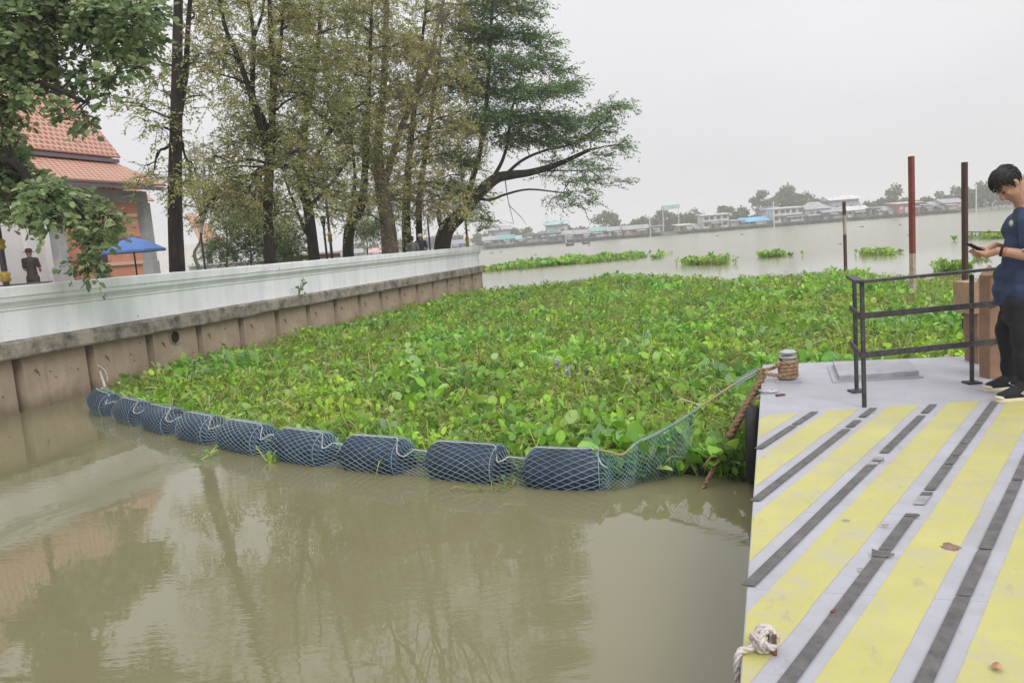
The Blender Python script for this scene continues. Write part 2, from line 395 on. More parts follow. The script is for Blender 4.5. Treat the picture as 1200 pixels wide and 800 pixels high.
# ---- far bank
BY = 292.0
M_bank = mat('bank_mud', (0.16, 0.15, 0.11), 0.95, var=0.4, scale=0.3)
def bank_y(x): return BY + 10*math.sin(x*0.017+1.0) + 3*math.sin(x*0.07) - 0.04*x
bk = MB(); P = []; Fc = []
xs = np.linspace(-420, 620, 90)
for x in xs:
    y = bank_y(x); P += [(x, y-2, -0.6), (x, y+1.5, 0.7), (x, y+14, 1.3), (x, y+60, 1.8), (x, y+900, 2.0)]
for i in range(len(xs)-1):
    for k in range(4): Fc.append((i*5+k, (i+1)*5+k, (i+1)*5+k+1, i*5+k+1))
bk.add(P, Fc); tag(bk.build('far_bank', M_bank, smooth=True), kind='structure')

# ================================================================== PONTOON
DZ = 0.75
E0 = np.array([0.64, 2.33]); ed = np.array([1.91, 5.58]); ed /= np.linalg.norm(ed); en = np.array([ed[1], -ed[0]])
PROT = math.atan2(ed[1], ed[0])-math.pi/2
def DK(u, v, z=0.0): p = E0+en*u+ed*v; return (float(p[0]), float(p[1]), DZ+z)
def uv(p): q = np.array(p[:2])-E0; return float(q@en), float(q@ed)
def deckpx(x, y, h=0.0): return uv(onz(x, y, DZ+h))
tl = uv((2.55, 7.91)); tr = uv((4.61, 7.46))
slope_far = (tr[1]-tl[1])/(tr[0]-tl[0])
def vfar(u): return tl[1]+slope_far*(u-tl[0])
# deck paint: pale lilac grey, scuffed, with rust-brown stains
def deck_paint(name, base, worn, seed):
    m_ = bpy.data.materials.new(name); m_.use_nodes = True; t_ = m_.node_tree; N_ = t_.nodes; L_ = t_.links
    b_ = N_['Principled BSDF']; b_.inputs['Roughness'].default_value = 0.55
    c_ = N_.new('ShaderNodeTexCoord')
    def noi(scale, det, sx=1, sy=1):
        mm = N_.new('ShaderNodeMapping'); mm.inputs['Location'].default_value = (seed, seed*.7, 0); mm.inputs['Scale'].default_value = (sx, sy, 1)
        L_.new(c_.outputs['Object'], mm.inputs[0]); n_ = N_.new('ShaderNodeTexNoise'); n_.inputs['Scale'].default_value = scale
        n_.inputs['Detail'].default_value = det; n_.inputs['Roughness'].default_value = .7; L_.new(mm.outputs[0], n_.inputs['Vector']); return n_
    def mixc(fac, a, col):
        x_ = N_.new('ShaderNodeMix'); x_.data_type = 'RGBA'; L_.new(fac, x_.inputs['Factor']); L_.new(a, x_.inputs[6]); x_.inputs[7].default_value = (*col, 1); return x_.outputs[2]
    def rng_(n_, a, bb, hi=1.0):
        r_ = N_.new('ShaderNodeMapRange'); r_.inputs[1].default_value = a; r_.inputs[2].default_value = bb; r_.inputs[4].default_value = hi
        L_.new(n_.outputs['Fac'], r_.inputs[0]); return r_.outputs[0]
    rp_ = N_.new('ShaderNodeValToRGB'); rp_.color_ramp.elements[0].position = .3; rp_.color_ramp.elements[1].position = .7
    rp_.color_ramp.elements[0].color = (*[a*.86 for a in base], 1); rp_.color_ramp.elements[1].color = (*[min(1, a*1.06) for a in base], 1)
    L_.new(noi(1.6, 6).outputs['Fac'], rp_.inputs['Fac'])
    o_ = mixc(rng_(noi(4, 10), .50, .62, .75), rp_.outputs[0], worn)
    o_ = mixc(rng_(noi(48, 8), .575, .64, .8), o_, (0.36, 0.35, 0.37))
    o_ = mixc(rng_(noi(3.0, 8, 1.0, 5.0), .62, .74, .35), o_, (0.26, 0.20, 0.13))
    o_ = mixc(rng_(noi(26, 5), .66, .74, .55), o_, (0.12, 0.11, 0.11))
    o_ = mixc(rng_(noi(.9, 7), .50, .75, .45), o_, (0.27, 0.255, 0.24))
    o_ = mixc(rng_(noi(9, 10, 1.0, .35), .60, .70, .5), o_, (0.20, 0.19, 0.18))
    L_.new(o_, b_.inputs['Base Color'])
    bp_ = N_.new('ShaderNodeBump'); bp_.inputs['Strength'].default_value = .25; bp_.inputs['Distance'].default_value = .004
    L_.new(noi(30, 6).outputs['Fac'], bp_.inputs['Height']); L_.new(bp_.outputs[0], b_.inputs['Normal'])
    return m_
M_deck = deck_paint('deck_grey_paint', (0.385, 0.385, 0.425), (0.33, 0.325, 0.34), 3.0)
M_yellow = deck_paint('deck_yellow_paint', (0.47, 0.44, 0.145), (0.41, 0.39, 0.25), 9.0)
M_grip = mat('grip_tape', (0.135, 0.127, 0.125), 0.95, var=0.25, scale=12, bump=0.5, bscale=300, speck=((0.17, 0.16, 0.16), 40.0, .6, .75))
M_gripworn = mat('grip_tape_worn', (0.30, 0.29, 0.30), 0.95, var=0.2, scale=15, bump=0.4, bscale=200)
M_hull = mat('hull_steel', (0.06, 0.06, 0.065), 0.7, var=0.4, scale=4, col2=(0.08, 0.045, 0.03))
M_rubber = mat('black_rubber', (0.012, 0.012, 0.013), 0.7, var=0.4, scale=20)
pont = empty('pontoon', (float(E0[0]), float(E0[1]), DZ), PROT)
tag(pont, 'grey steel pontoon deck with yellow diagonal bands and dark grip strips', 'pontoon')
UW = 6.5; VB = -5.0
MB().prism([(0, VB), (UW, VB), (UW, vfar(UW)), (0, vfar(0))], -0.06, 0.0).build('deck_plate', M_deck, pont, bevel=0.006)
MB().prism([(0.05, VB+.05), (UW-.05, VB+.05), (UW-.05, vfar(UW)-.05), (0.05, vfar(0)-.05)], -1.1, -0.062).build('hull', M_hull, pont)
TS = math.tan(R(20.6))
def clip_poly(poly, a, b_, c):   # keep a*u+b*v<=c
    out = []
    for i in range(len(poly)):
        p, q = poly[i], poly[(i+1) % len(poly)]
        fp = a*p[0]+b_*p[1]-c; fq = a*q[0]+b_*q[1]-c
        if fp <= 0: out.append(p)
        if fp*fq < 0:
            tt = fp/(fp-fq); out.append((p[0]+(q[0]-p[0])*tt, p[1]+(q[1]-p[1])*tt))
    return out
def vband(u): return 3.66+0.285*u
u0b = -0.935-0.38
for i in range(16):
    ul = u0b+0.381*i; ur = ul+0.2
    poly = [(ul+TS*VB, VB), (ur+TS*VB, VB), (ur+TS*6, 6), (ul+TS*6, 6)]
    poly = clip_poly(poly, -1, 0, -0.004); poly = clip_poly(poly, 1, 0, UW-.01)
    if len(poly) < 3: continue
    poly = clip_poly(poly, -0.285, 1, 3.66)
    if len(poly) < 3: continue
    # wavering hand-painted edges: subdivide and jitter
    P = []
    for a, q in zip(poly, poly[1:]+poly[:1]):
        n_ = max(1, int(math.dist(a, q)/0.12))
        for k in range(n_):
            tt = k/n_; x = a[0]+(q[0]-a[0])*tt; y = a[1]+(q[1]-a[1])*tt
            j = 0.006*mnoise.noise((x*5, y*5, 1.7+i))
            P.append((max(0.003, x+j), y+j*.5))
    bm = MB(); bm.add([(x, y, 0.0014) for x, y in P], [tuple(range(len(P)))])
    bm.build('painted_band', M_yellow, pont)
# grip strips, broken up as they are in the photograph (v ranges per strip)
def strip(u_c, v0, v1, worn=False, w_=0.048):
    n_ = max(1, int((v1-v0)/0.3)); b_ = MB(); P = []
    hw = w_/2/math.cos(R(20.6))
    for k in range(n_+1):
        v = v0+(v1-v0)*k/n_
        for sgn in (-1, 1): P.append((u_c+TS*v+sgn*hw*(1+.06*mnoise.noise((v*7, u_c, sgn))), v, 0.0055 if not worn else .0045))
    P = [p for p in P if True]
    b_.add(P, [(2*k, 2*k+1, 2*k+3, 2*k+2) for k in range(n_)])
    o_ = b_.build('grip_strip', M_gripworn if worn else M_grip, pont)
    so = o_.modifiers.new('thick', 'SOLIDIFY'); so.thickness = 0.003; so.offset = 1
    return o_
def vpx(x, y): return deckpx(x, y)[1]
SC = [-1.01, -0.635, -0.257, 0.134, 0.505, 0.885, 1.265, 1.645, 2.03]
SEG = {0: [(2.72, 3.32), (3.36, 3.75)],
       1: [(1.72, 3.23), (3.29, 3.48), (3.58, 3.86)],
       2: [(0.70, 2.40), (2.40, 2.56, 'w'), (2.66, 2.80), (2.81, 3.62), (3.70, 3.97)],
       3: [(-2.5, 1.13), (1.14, 1.60), (1.74, 1.87, 'w'), (1.87, 1.93), (1.97, 2.42), (2.44, 2.60), (2.62, 2.86), (2.88, 3.34), (3.36, 4.05)],
       4: [(-2.0, 0.72), (0.73, 1.18), (1.20, 2.15), (2.17, 4.1)]}
for i, uc in enumerate(SC):
    for sg in SEG.get(i, [(-2.0, 1.6), (1.62, 3.9)]): strip(uc, sg[0], sg[1], len(sg) > 2)
# weld seams and rust patch, hatch
for v in (0.72, 1.62):
    MB().box((1.6, v, 0.0003), (3.2, .004, .0012), rz=0.02).build('weld_seam', mat('weld_seam_%.1f' % v, (0.36, 0.36, 0.34), .8), pont)
M_scuff = mat('rust_scuff', (0.22, 0.14, 0.10), .9, var=.3, scale=30)
def blotch(u_, v_, a_, b2, mat_, name='scuff_patch', z=0.0022, n_=18):
    P = [(u_+a_*math.cos(2*math.pi*k/n_)*(1+.25*random.uniform(-1, 1)), v_+b2*math.sin(2*math.pi*k/n_)*(1+.25*random.uniform(-1, 1)), z) for k in range(n_)]
    MB().add(P, [tuple(range(n_))]).build(name, mat_, pont)
a = deckpx(1114, 641); blotch(a[0], a[1], .035, .045, M_scuff)
M_stain = mat('dark_deck_stain', (0.27, 0.26, 0.23), .8, var=.3, scale=30)
for x, y in [(1009, 668), (991, 610), (895, 535)]:
    a = deckpx(x, y); blotch(a[0], a[1], random.uniform(.010, .022), random.uniform(.012, .022), M_stain, z=.0022)
# things on the deck
M_hatch = mat('hatch_grey', (0.34, 0.34, 0.37), .6, var=.15, scale=8)
hc = [uv(onz(*p, DZ+.06)) for p in ((983, 440), (1077, 434), (1065, 421), (976, 423))]
hatch = empty('deck_hatch', DK(*hc[0]), PROT); h0 = hc[0]
tag(hatch, 'low grey raised hatch lid on the far corner of the deck', 'hatch')
q = [(a[0]-h0[0], a[1]-h0[1]) for a in hc]
MB().prism(q, 0.0015, 0.06).build('lid', M_hatch, hatch, bevel=.006)
MB().prism([(q[0][0]-.05, q[0][1]-.03), (q[1][0]+.03, q[1][1]-.03), (q[2][0]+.03, q[2][1]+.03), (q[3][0]-.05, q[3][1]+.03)], 0.0005, 0.012).build('hatch_frame', M_deck, hatch)

# ================================================================== THINGS ON AND BY THE DECK
M_galv = mat('worn_grey_steel', (0.42, 0.42, 0.43), .5, metal=.3, var=.25, scale=20)
M_ropebrown = mat('coir_rope', (0.42, 0.275, 0.165), .95, var=.35, scale=30, bump=.8, bscale=160)
M_ropeold = mat('old_brown_rope', (0.27, 0.17, 0.10), .98, var=.45, scale=25, bump=1.0, bscale=120)
M_ropewhite = mat('white_cotton_rope', (0.55, 0.50, 0.47), .95, var=.25, scale=30, bump=.5, bscale=150)
M_ropeyel = mat('straw_rope', (0.42, 0.33, 0.16), .95, col2=(0.30, 0.31, 0.18), scale=5, bump=.6, bscale=150)
M_ropecream = mat('cream_rope', (0.50, 0.49, 0.45), .95, var=.25, scale=40, bump=.5, bscale=150)
M_netgreen = mat('green_net_twine', (0.07, 0.20, 0.19), .7, col2=(0.24, 0.33, 0.35), scale=3)
M_netblue = mat('blue_net_twine', (0.15, 0.24, 0.32), .7, col2=(0.30, 0.40, 0.42), scale=2.5)

bu, bv = deckpx(924, 446); bc = np.array(DK(bu, bv))
bol = empty('mooring_bollard', bc); tag(bol, 'small steel mooring bollard with double mushroom head, wound with rope', 'bollard')
MB().box((0, 0, .008), (.22, .22, .014), rz=PROT).build('base_plate', M_deck, bol)
MB().lathe((0, 0, 0), [(.056, .012), (.056, .235)], 24).build('post', M_galv, bol, True, .003)
MB().lathe((0, 0, 0), [(.05, .206), (.074, .212), (.08, .220), (.074, .228), (.05, .234)], 28).build('flange', M_galv, bol, True)
MB().lathe((0, 0, 0), [(.05, .250), (.074, .256), (.08, .266), (.066, .277), (.03, .284), (.003, .286)], 28).build('head', M_galv, bol, True)
# rope wound on the bollard, ending in an eye that pulls towards the net
cp = []
for i in range(0, 5*26+1):
    a = 2*math.pi*i/26+2.6; cp.append((bc[0]+.074*math.cos(a), bc[1]+.074*math.sin(a), bc[2]+.035+.033*i/26))
rp_b = MB().rope(cp, .019)
eye = np.array(DK(-.03, bv+.02, .10))
tang = Vector(cp[-1])
rp_b.rope(smooth_path([cp[-1], (bc+np.array([-.10, -.03, .165])), eye*.55+bc*.45+np.array([0, 0, .06]), eye]), .018)
rp_b.rope(smooth_path([(bc[0]-.04, bc[1]-.075, bc[2]+.06), eye*.5+bc*.5+np.array([0, -.03, .01]), eye+np.array([0.01, -.01, -.02])]), .018)
tag(rp_b.build('coiled_rope', M_ropebrown, None, True), 'light brown rope wound five turns round the mooring bollard', 'rope')
# pad eye
pe = empty('mooring_eye', DK(*deckpx(901, 460)), PROT); tag(pe, 'flat grey steel mooring eye welded at the deck edge', 'mooring eye')
arc = [(-.075+.0, .0, .02)]+[(-.075*math.cos(math.pi*k/10)-.0, -.055*math.sin(math.pi*k/10), .02) for k in range(11)]
MB().tube(arc[1:], .012, 8).build('ring', M_galv, pe, True)
for sx in (-.05, .03): MB().tube([(sx, .0, .001), (sx, .0, .045)], .009, 8).build('stud', M_galv, pe, True)
rc = empty('loose_rust_plate', DK(*deckpx(914, 464)), PROT+.4); MB().prism([(-.03, -.012), (.05, .0), (.03, .02), (-.035, .015)], .001, .016).build('plate', M_rust, rc, bevel=.002)
tag(rc, 'small rusty scrap of steel lying beside the mooring eye', 'scrap')
# tyre fender
tyv = 4.28; ty = empty('tyre_fender', DK(-.003, tyv, -.40), PROT)
tag(ty, 'black rubber tyre fender hanging on the pontoon side', 'tyre')
P = []; Fc = []; nA, nB = 36, 10; Rm, rw, rr = .25, .062, .085
for i in range(nA):
    a = 2*math.pi*i/nA
    for k in range(nB):
        bb = 2*math.pi*k/nB; cx_ = math.copysign(abs(math.cos(bb))**.6, math.cos(bb)); sx_ = math.copysign(abs(math.sin(bb))**.6, math.sin(bb))
        rad = Rm+rr*cx_; P.append((-rw+rw*sx_, rad*math.cos(a), rad*math.sin(a)))
for i in range(nA):
    for k in range(nB): Fc.append((i*nB+k, ((i+1) % nA)*nB+k, ((i+1) % nA)*nB+(k+1) % nB, i*nB+(k+1) % nB))
MB().add(P, Fc).build('tyre', M_rubber, ty, True)
MB().rope([(-.062, 0, .335), (-.062, 0, .36), (-.04, 0, .395), (.004, 0, .409)], .01).build('hanging_rope', M_ropeold, ty, True)
# old brown hawser going over the edge into the water
e1 = np.array(DK(.02, bv-.02, .035)); wat = onz(823, 572, 0.0)
low = wat+(wat-e1)*.15
path = smooth_path([eye+np.array([.02, 0, -.01]), e1+np.array([-.03, -.01, .03]), e1*.55+wat*.45+np.array([.02, 0, .02]), wat, low])
hw = MB().rope(path, .020); 
hobj = empty('hawser', e1); tag(hobj, 'old brown hawser hanging from the deck corner into the water', 'rope')
def under(mb, name, m_, par, smooth=True):
    off = np.array(par.location); mb.v = [tuple(np.array(p)-off) for p in mb.v]; return mb.build(name, m_, par, smooth)
under(hw, 'rope_line', M_ropeold, hobj)
sl = []
for i in range(26):
    tt = i/25*.62; p = np.array(path[0])*0
    pt = e1*(1-tt)+wat*tt+np.array([.0, 0, .02+.04*math.sin(tt*3)]); sl.append(pt+np.array([.035*tt, 0, 0]))
sm = MB().rope(sl, .031, .16, 8); sm.rope([p+np.array([.02, .01, -.01]) for p in sl[3:-1]], .024, .13, 7); under(sm, 'frayed_sleeve', M_ropeold, hobj)
# white knotted rope on the deck edge
kb = np.array(DK(*deckpx(896, 764))); kn = empty('knotted_rope', kb); tag(kn, 'thick off white rope knotted on a bracket at the deck edge', 'rope')
K = MB(); c0 = Vector((0, 0, .05))
ax1 = Vector((en[0], en[1], 0)); ax2 = Vector((ed[0], ed[1], 0))
loop1 = [c0+ax1*(.040*math.cos(a))+ax2*(.030*math.sin(a))+Vector((0, 0, .018*math.sin(2*a))) for a in np.linspace(0, 6.3, 22)]
loop2 = [c0+ax1*(.028*math.cos(a))+Vector((0, 0, .036*math.sin(a)))+ax2*(.02*math.sin(a+.8)) for a in np.linspace(.4, 6.7, 22)]
loop3 = [c0+ax2*(.034*math.cos(a))+Vector((0, 0, .030*math.sin(a)))+ax1*(.018*math.cos(a)+.008) for a in np.linspace(0, 6.3, 22)]
for l in (loop1, loop2, loop3): K.rope(l, .0125)
edge_u = -deckpx(896, 764)[0]
tail = smooth_path([c0-ax1*.03, c0+ax1*(edge_u*.6)-ax2*.02+Vector((0, 0, -.028)), ax1*(edge_u-.005)-ax2*.03+Vector((0, 0, .012)), ax1*(edge_u-.018)-ax2*.045+Vector((0, 0, -.03)), ax1*(edge_u-.016)-ax2*.06+Vector((0, 0, -.16)), ax1*(edge_u-.015)-ax2*.10+Vector((0, 0, -.42))])
K.rope(tail, .012)
K.build('rope_knot', M_ropewhite, kn, True)
MB().box((0.035, -.005, .035), (.012, .05, .068), rz=PROT).build('bracket', M_rust, kn)

# debris on the deck
def curl(name, label, px, py, L_, W_, m_, cat, h=.02, rot=0, z=.0075):
    u_, v_ = deckpx(px, py); o_ = empty(name, DK(u_, v_, z), PROT+rot); tag(o_, label, cat)
    b_ = MB(); n_ = 8; P = []
    for i in range(n_+1):
        s_ = i/n_-.5
        for sg in (-1, 0, 1):
            wv = W_*.5*math.sqrt(max(.02, 1-(2*s_)**2))*sg
            P.append((s_*L_, wv, h*(4*s_*s_)*.8+abs(sg)*h*.35*(1-4*s_*s_)+.001))
    b_.add(P, [(3*i+k, 3*i+k+1, 3*i+k+4, 3*i+k+3) for i in range(n_) for k in range(2)])
    ob = b_.build('blade', m_, o_, True); so = ob.modifiers.new('t', 'SOLIDIFY'); so.thickness = .0015
    return o_
M_dryleaf = mat('dry_leaf', (0.42, 0.24, 0.13), .85, var=.3, scale=20)
M_redleaf = mat('dark_red_leaf', (0.22, 0.06, 0.04), .85, var=.3, scale=20)
curl('dry_leaf', 'tan curled dry leaf on a yellow band of the deck', 1168, 785, .042, .03, M_dryleaf, 'leaf', .012, 1.2)
curl('dry_leaf', 'small tan dry leaf beside a grip strip with a loose flap', 1037, 618, .04, .016, M_dryleaf, 'leaf', .01, .2)
curl('dry_leaf', 'thin dark red dry leaf on the grey deck paint', 976, 719, .035, .012, M_redleaf, 'leaf', .01, .9)
def flap(px, py, label, poly, rot):
    u_, v_ = deckpx(px, py); o_ = empty('torn_grip_flap', DK(u_, v_, .0095), PROT+rot); tag(o_, label, 'grip strip')
    P = [(x, y, .003+.9*max(0, y)*.6) for x, y in poly]; b_ = MB().add(P, [tuple(range(len(P)))])
    ob = b_.build('flap', M_grip, o_); so = ob.modifiers.new('t', 'SOLIDIFY'); so.thickness = .002
flap(1034, 653, 'torn piece of dark grip strip folded over with pointed corners', [(-.045, -.012), (.0, -.02), (.045, -.005), (.05, .008), (.0, .012), (-.035, .03), (-.04, .01)], .1)
flap(1069, 607, 'short dark curled end of a grip strip', [(-.03, -.006), (.03, -.004), (.034, .012), (-.026, .012)], -.1)
flap(1029, 542, 'dark lifted corner of a worn grip strip', [(-.03, -.006), (.035, -.006), (.03, .006), (-.025, .008)], 0)

# ---- railing
M_rail = mat('dark_iron_paint', (0.045, 0.04, 0.042), .6, var=.4, scale=15, speck=((.12, .10, .10), 30, .6, .75))
P1 = np.array(DK(*deckpx(1013, 477))); P2 = np.array(DK(*deckpx(1004, 459))); P3 = np.array(DK(*deckpx(1139, 449)))
P4 = P3+(P3-P1)*1.35
rail = empty('railing', P1); tag(rail, 'dark iron railing of flat bars on thin posts around a deck corner', 'railing')
zs1 = (.955, .70, .405); zs3 = (.905, .605, .28)
def rz_(i, f): return zs1[i]+(zs3[i]-zs1[i])*f
def rp3(p, f, i, h=None): return Vector((p[0]-P1[0], p[1]-P1[1], (rz_(i, f) if h is None else h)))
for p, f, base in ((P1, 0, 0), (P2, 0, 1), (P3, 1, 1), (P4, 1.35, 1)):
    top = rz_(0, f)-.012
    MB().bar(Vector((p[0]-P1[0], p[1]-P1[1], .001)), Vector((p[0]-P1[0], p[1]-P1[1], top)), .027, .027).build('post', M_rail, rail, bevel=.003)
    if base: MB().box((p[0]-P1[0], p[1]-P1[1], .008), (.11, .11, .015)).build('base_plate', M_galv if False else M_rail, rail)
offs = Vector((0, -.026, 0))
for i in range(3):
    hh = .045 if i else .05
    MB().bar(rp3(P1, 0, i)+offs+Vector((-.03, 0, 0)), rp3(P4, 1.35, i)+offs, .014 if i else .075, hh if i else .02).build('rail', M_rail, rail)
    if i: MB().bar(rp3(P1, 0, i)+Vector((-.028, -.02, 0)), rp3(P2, 0, i)+Vector((-.026, .03, 0)), .014, hh).build('end_rail', M_rail, rail)
    else: MB().bar(rp3(P1, 0, i)+Vector((-.012, .014, .0)), rp3(P2, 0, i)+Vector((-.012, .04, .0)), .07, .02).build('end_rail', M_rail, rail)

# ---- cartons
M_card = mat('brown_cardboard', (0.26, 0.155, 0.098), .85, var=.18, scale=5, bump=.1)
M_card2 = mat('tan_cardboard', (0.37, 0.245, 0.155), .85, var=.18, scale=5, bump=.1)
M_tape = mat('carton_tape', (0.42, 0.28, 0.17), .4, var=.1)
def carton(label, base, sx, sy, sz, rot, m_, flap_=False, tape=True):
    o_ = empty('carton', base, rot); tag(o_, label, 'carton')
    MB().box((0, 0, sz/2+.001), (sx, sy, sz)).build('body', m_, o_, bevel=.004)
    if tape: MB().box((0, 0, sz+.002), (.05, sy+.003, .003)).build('tape', M_tape, o_); MB().box((0, -sy/2-.0015, sz*.86), (.05, .003, sz*.26)).build('tape', M_tape, o_)
    if flap_:
        a = MB().add([(-sx*.30, -sy/2, sz), (sx*.36, -sy/2, sz), (sx*.30, -sy/2-.03, sz+.10), (.02, -sy/2-.035, sz+.155), (-sx*.20, -sy/2-.03, sz+.09)], [(0, 1, 2, 3, 4)])
        ob = a.build('flap', M_card2, o_); so = ob.modifiers.new('t', 'SOLIDIFY'); so.thickness = .004
    return o_
def gp(px, py, h=0.0): return np.array(DK(*deckpx(px, py, h), h))
cb = gp(1159, 426)
carton('lower brown carton of the stack behind the railing', cb+np.array([.0, .14, 0]), .155, .26, .235, -.1, M_card)
carton('narrow brown carton in the middle of the stack behind the railing', cb+np.array([-.02, .14, .238]), .135, .25, .225, -.06, M_card)
carton('tan open carton with raised flaps on top of the stack', cb+np.array([-.035, .15, .466]), .25, .28, .29, .03, M_card2, True, False)
tb = gp(1179, 443.5)
carton('tall brown carton standing upright behind the railing', tb+np.array([0.0, .10, 0]), .235, .16, .865, -.05, M_card)

# ================================================================== FLOATING BOOM
M_float = mat('dark_blue_plastic', (0.014, 0.027, 0.055), .6, var=.4, scale=6, speck=((.07, .08, .075), 14, .62, .74))
bc_pts = [(-6.98, 12.95), (-6.55, 12.35), (-5.25, 11.0), (-3.86, 9.68), (-2.36, 8.42), (-1.44, 7.84), (-.5, 7.30), (.38, 6.83), (.80, 6.72)]
cl = smooth_path([(x, y, 0) for x, y in bc_pts], 24)
cl = resample(cl, .02); cs = [0.0]
for a, b_ in zip(cl[:-1], cl[1:]): cs.append(cs[-1]+(b_-a).length)
cs = np.array(cs); cla = np.array([tuple(p) for p in cl]); BL = cs[-1]
def bpos(s): return np.array([np.interp(s, cs, cla[:, k]) for k in range(3)])
clpx = np.array([proj(p+np.array([0, 0, .12]))[0] for p in cla])
def s_at(px): return float(np.interp(px, clpx, cs))
FL = [(109, 134), (146, 169), (180, 208), (221, 255), (269, 314), (331, 386), (410, 477), (509, 590), (622, 707)]
FS = [(s_at(a), s_at(b_)) for a, b_ in FL]
def brad(s):
    r_ = .140
    for a, b_ in FS:
        if a-.07 < s < b_+.07:
            k = min(1, max(0, (s-a+.035)/.04), ) * min(1, max(0, (b_+.035-s)/.04)); k = k*k*(3-2*k); tt_ = min(1, max(0, min(s-a, b_-s)/(b_-a)/.12)); cap_ = .165+.047*math.sqrt(tt_)
            r_ = max(r_, .140+(cap_-.140)*k)
    return r_
def bcz(s): return .075+(.118-.075)*(brad(s)-.140)/(.212-.140)
boom = empty('floating_boom', tuple(bpos(BL/2)))
tag(boom, 'curved boom of dark blue floats in a pale net holding back the water plants', 'floating boom')
for a, b_ in FS:
    mb = MB(); pts = []; rads = []
    for k, (tt, rr_) in enumerate([(0, .10), (0.005, .150), (.035, .182), (.10, .201), (.5, .207), (.9, .201), (.965, .182), (.995, .150), (1.0, .10)]):
        s_ = a+(b_-a)*tt+(-.004 if k == 0 else .004 if k == 8 else 0); p = bpos(s_); pts.append((p[0], p[1], .118)); rads.append(rr_)
    mb.tube(pts, rads, 28)
    mb.v = [tuple(np.array(v_)+(np.array(v_)-np.array([bpos((a+b_)/2)[0], bpos((a+b_)/2)[1], .118]))*.05*mnoise.noise((v_[0]*4, v_[1]*4, v_[2]*6))) for v_ in mb.v]
    under(mb, 'float', M_float, boom)
# net strands wound both ways over floats and gaps
def bframe(s):
    p = bpos(s); t_ = bpos(min(BL, s+.05))-bpos(max(0, s-.05)); t_ /= np.linalg.norm(t_); sd_ = np.array([t_[1], -t_[0], 0]); return p, sd_
ss = np.arange(0.02, BL, .028); fr = []
for s_ in ss:
    p, sd_ = bframe(s_); fr.append((p[0], p[1], bcz(s_), sd_[0], sd_[1], brad(s_)))
fr = np.array(fr)
def strand(mb, th, lo=0, hi=None, rad=.0027):
    hi = hi or len(ss); pts = []
    for i in range(lo, hi):
        x, y, z, sx, sy, r_ = fr[i]; rr_ = r_+.005
        pts.append((x+sx*rr_*math.cos(th[i]), y+sy*rr_*math.cos(th[i]), z+rr_*math.sin(th[i])))
    mb.tube(pts, [rad*min(1, .55+.45*i/150) for i in range(len(pts))], 3, False)
NS = 24
net = MB()
wob = np.array([.22*mnoise.noise((s_*2.1, 5.0, 0)) for s_ in ss])
for k in range(NS):
    base = 2*math.pi*k/NS
    strand(net, base+ss*(2*math.pi/NS)/.058*.5+wob); strand(net, base-ss*(2*math.pi/NS)/.058*.5+wob)
nob = under(net, 'net', M_netblue, boom, False)
# lacing rope along the top, hitched down at every float end
tp = []
for s_ in np.arange(.05, BL, .03):
    p, sd_ = bframe(s_); r_ = brad(s_); th = math.pi/2-.15
    for a, b_ in FS:
        if b_-.02 < s_ < b_+.06: th = .75
    tp.append((p[0]+sd_[0]*(r_+.012)*math.cos(th), p[1]+sd_[1]*(r_+.012)*math.cos(th), bcz(s_)+(r_+.012)*math.sin(th)))
under(MB().rope([tuple(p) for p in smooth_path(tp[::2], 2)], .0062), 'lacing_rope', M_ropecream, boom)
# closing hoops near the float ends
for a, b_ in FS:
    for s_ in (b_-.03,):
        p, sd_ = bframe(s_); r_ = .217
        under(MB().tube([(p[0]+sd_[0]*r_*math.cos(t_), p[1]+sd_[1]*r_*math.cos(t_), .118+r_*math.sin(t_)) for t_ in np.linspace(-1.2, 2.6, 26)], .004, 5), 'hoop_cord', M_netblue, boom)
# rope that ties the boom to the wall
tie_p = W(1.95, .05, .52); bp0 = bpos(.15)
tr_ = MB().rope(smooth_path([tie_p, (tie_p[0]+.08, tie_p[1]-.1, .36), (bp0[0]+.05, bp0[1]+.1, .34), (bp0[0]+.1, bp0[1]-.1, .33)]), .022)
tr_.rope(smooth_path([tie_p, (tie_p[0]+.14, tie_p[1]-.04, .40), (tie_p[0]+.22, tie_p[1]-.15, .22)]), .009)
tag(tr_.build('mooring_line', M_ropecream, None, True), 'short frayed pale rope tying the boom to a concrete pile', 'rope')

# net curtain and rope from the last float up to the deck corner
RA = np.array([.78, 6.74, .29]); RB = eye.copy()
rk = [RA+np.array([-.12, .05, .02]), RA, RA+np.array([.12, -.01, -.03])]
for tt in (.18, .32, .48, .65, .82, 1.0): rk.append(RA*(1-tt)+RB*tt+np.array([0, 0, -.13*math.sin(math.pi*tt)**1.0*(1-tt)]))
rpath = [np.array(p) for p in smooth_path(rk, 8)]
guide = empty('net_curtain', RA); tag(guide, 'green fishing net hanging from a taut rope between boom and deck corner', 'net')
under(MB().rope(rpath, .013), 'top_rope', M_ropeyel, guide)
rl = [0.0]
for a, b_ in zip(rpath[:-1], rpath[1:]): rl.append(rl[-1]+float(np.linalg.norm(b_-a)))
rl = np.array(rl); rpa = np.array(rpath)
def rpos(s): return np.array([np.interp(s, rl, rpa[:, k]) for k in range(3)])
NL = 1.05
def cur(s, h):        # s along the rope, h 0..1 from the rope down to the water and under
    p = rpos(s); drop = (p[2]+.12)*(1-.10*s/NL)
    full = h*drop; bulge = -.17*math.sin(math.pi*min(1, h))*(1-.5*s/NL)
    fold = .014*math.sin(s*23+h*4)+.010*math.sin(s*47+1.3+h*6)
    return np.array([p[0]-.05*h*s+fold*.6, p[1]+bulge+fold-.06*h, p[2]-full])
cn = MB(); nS, nH = 26, 11
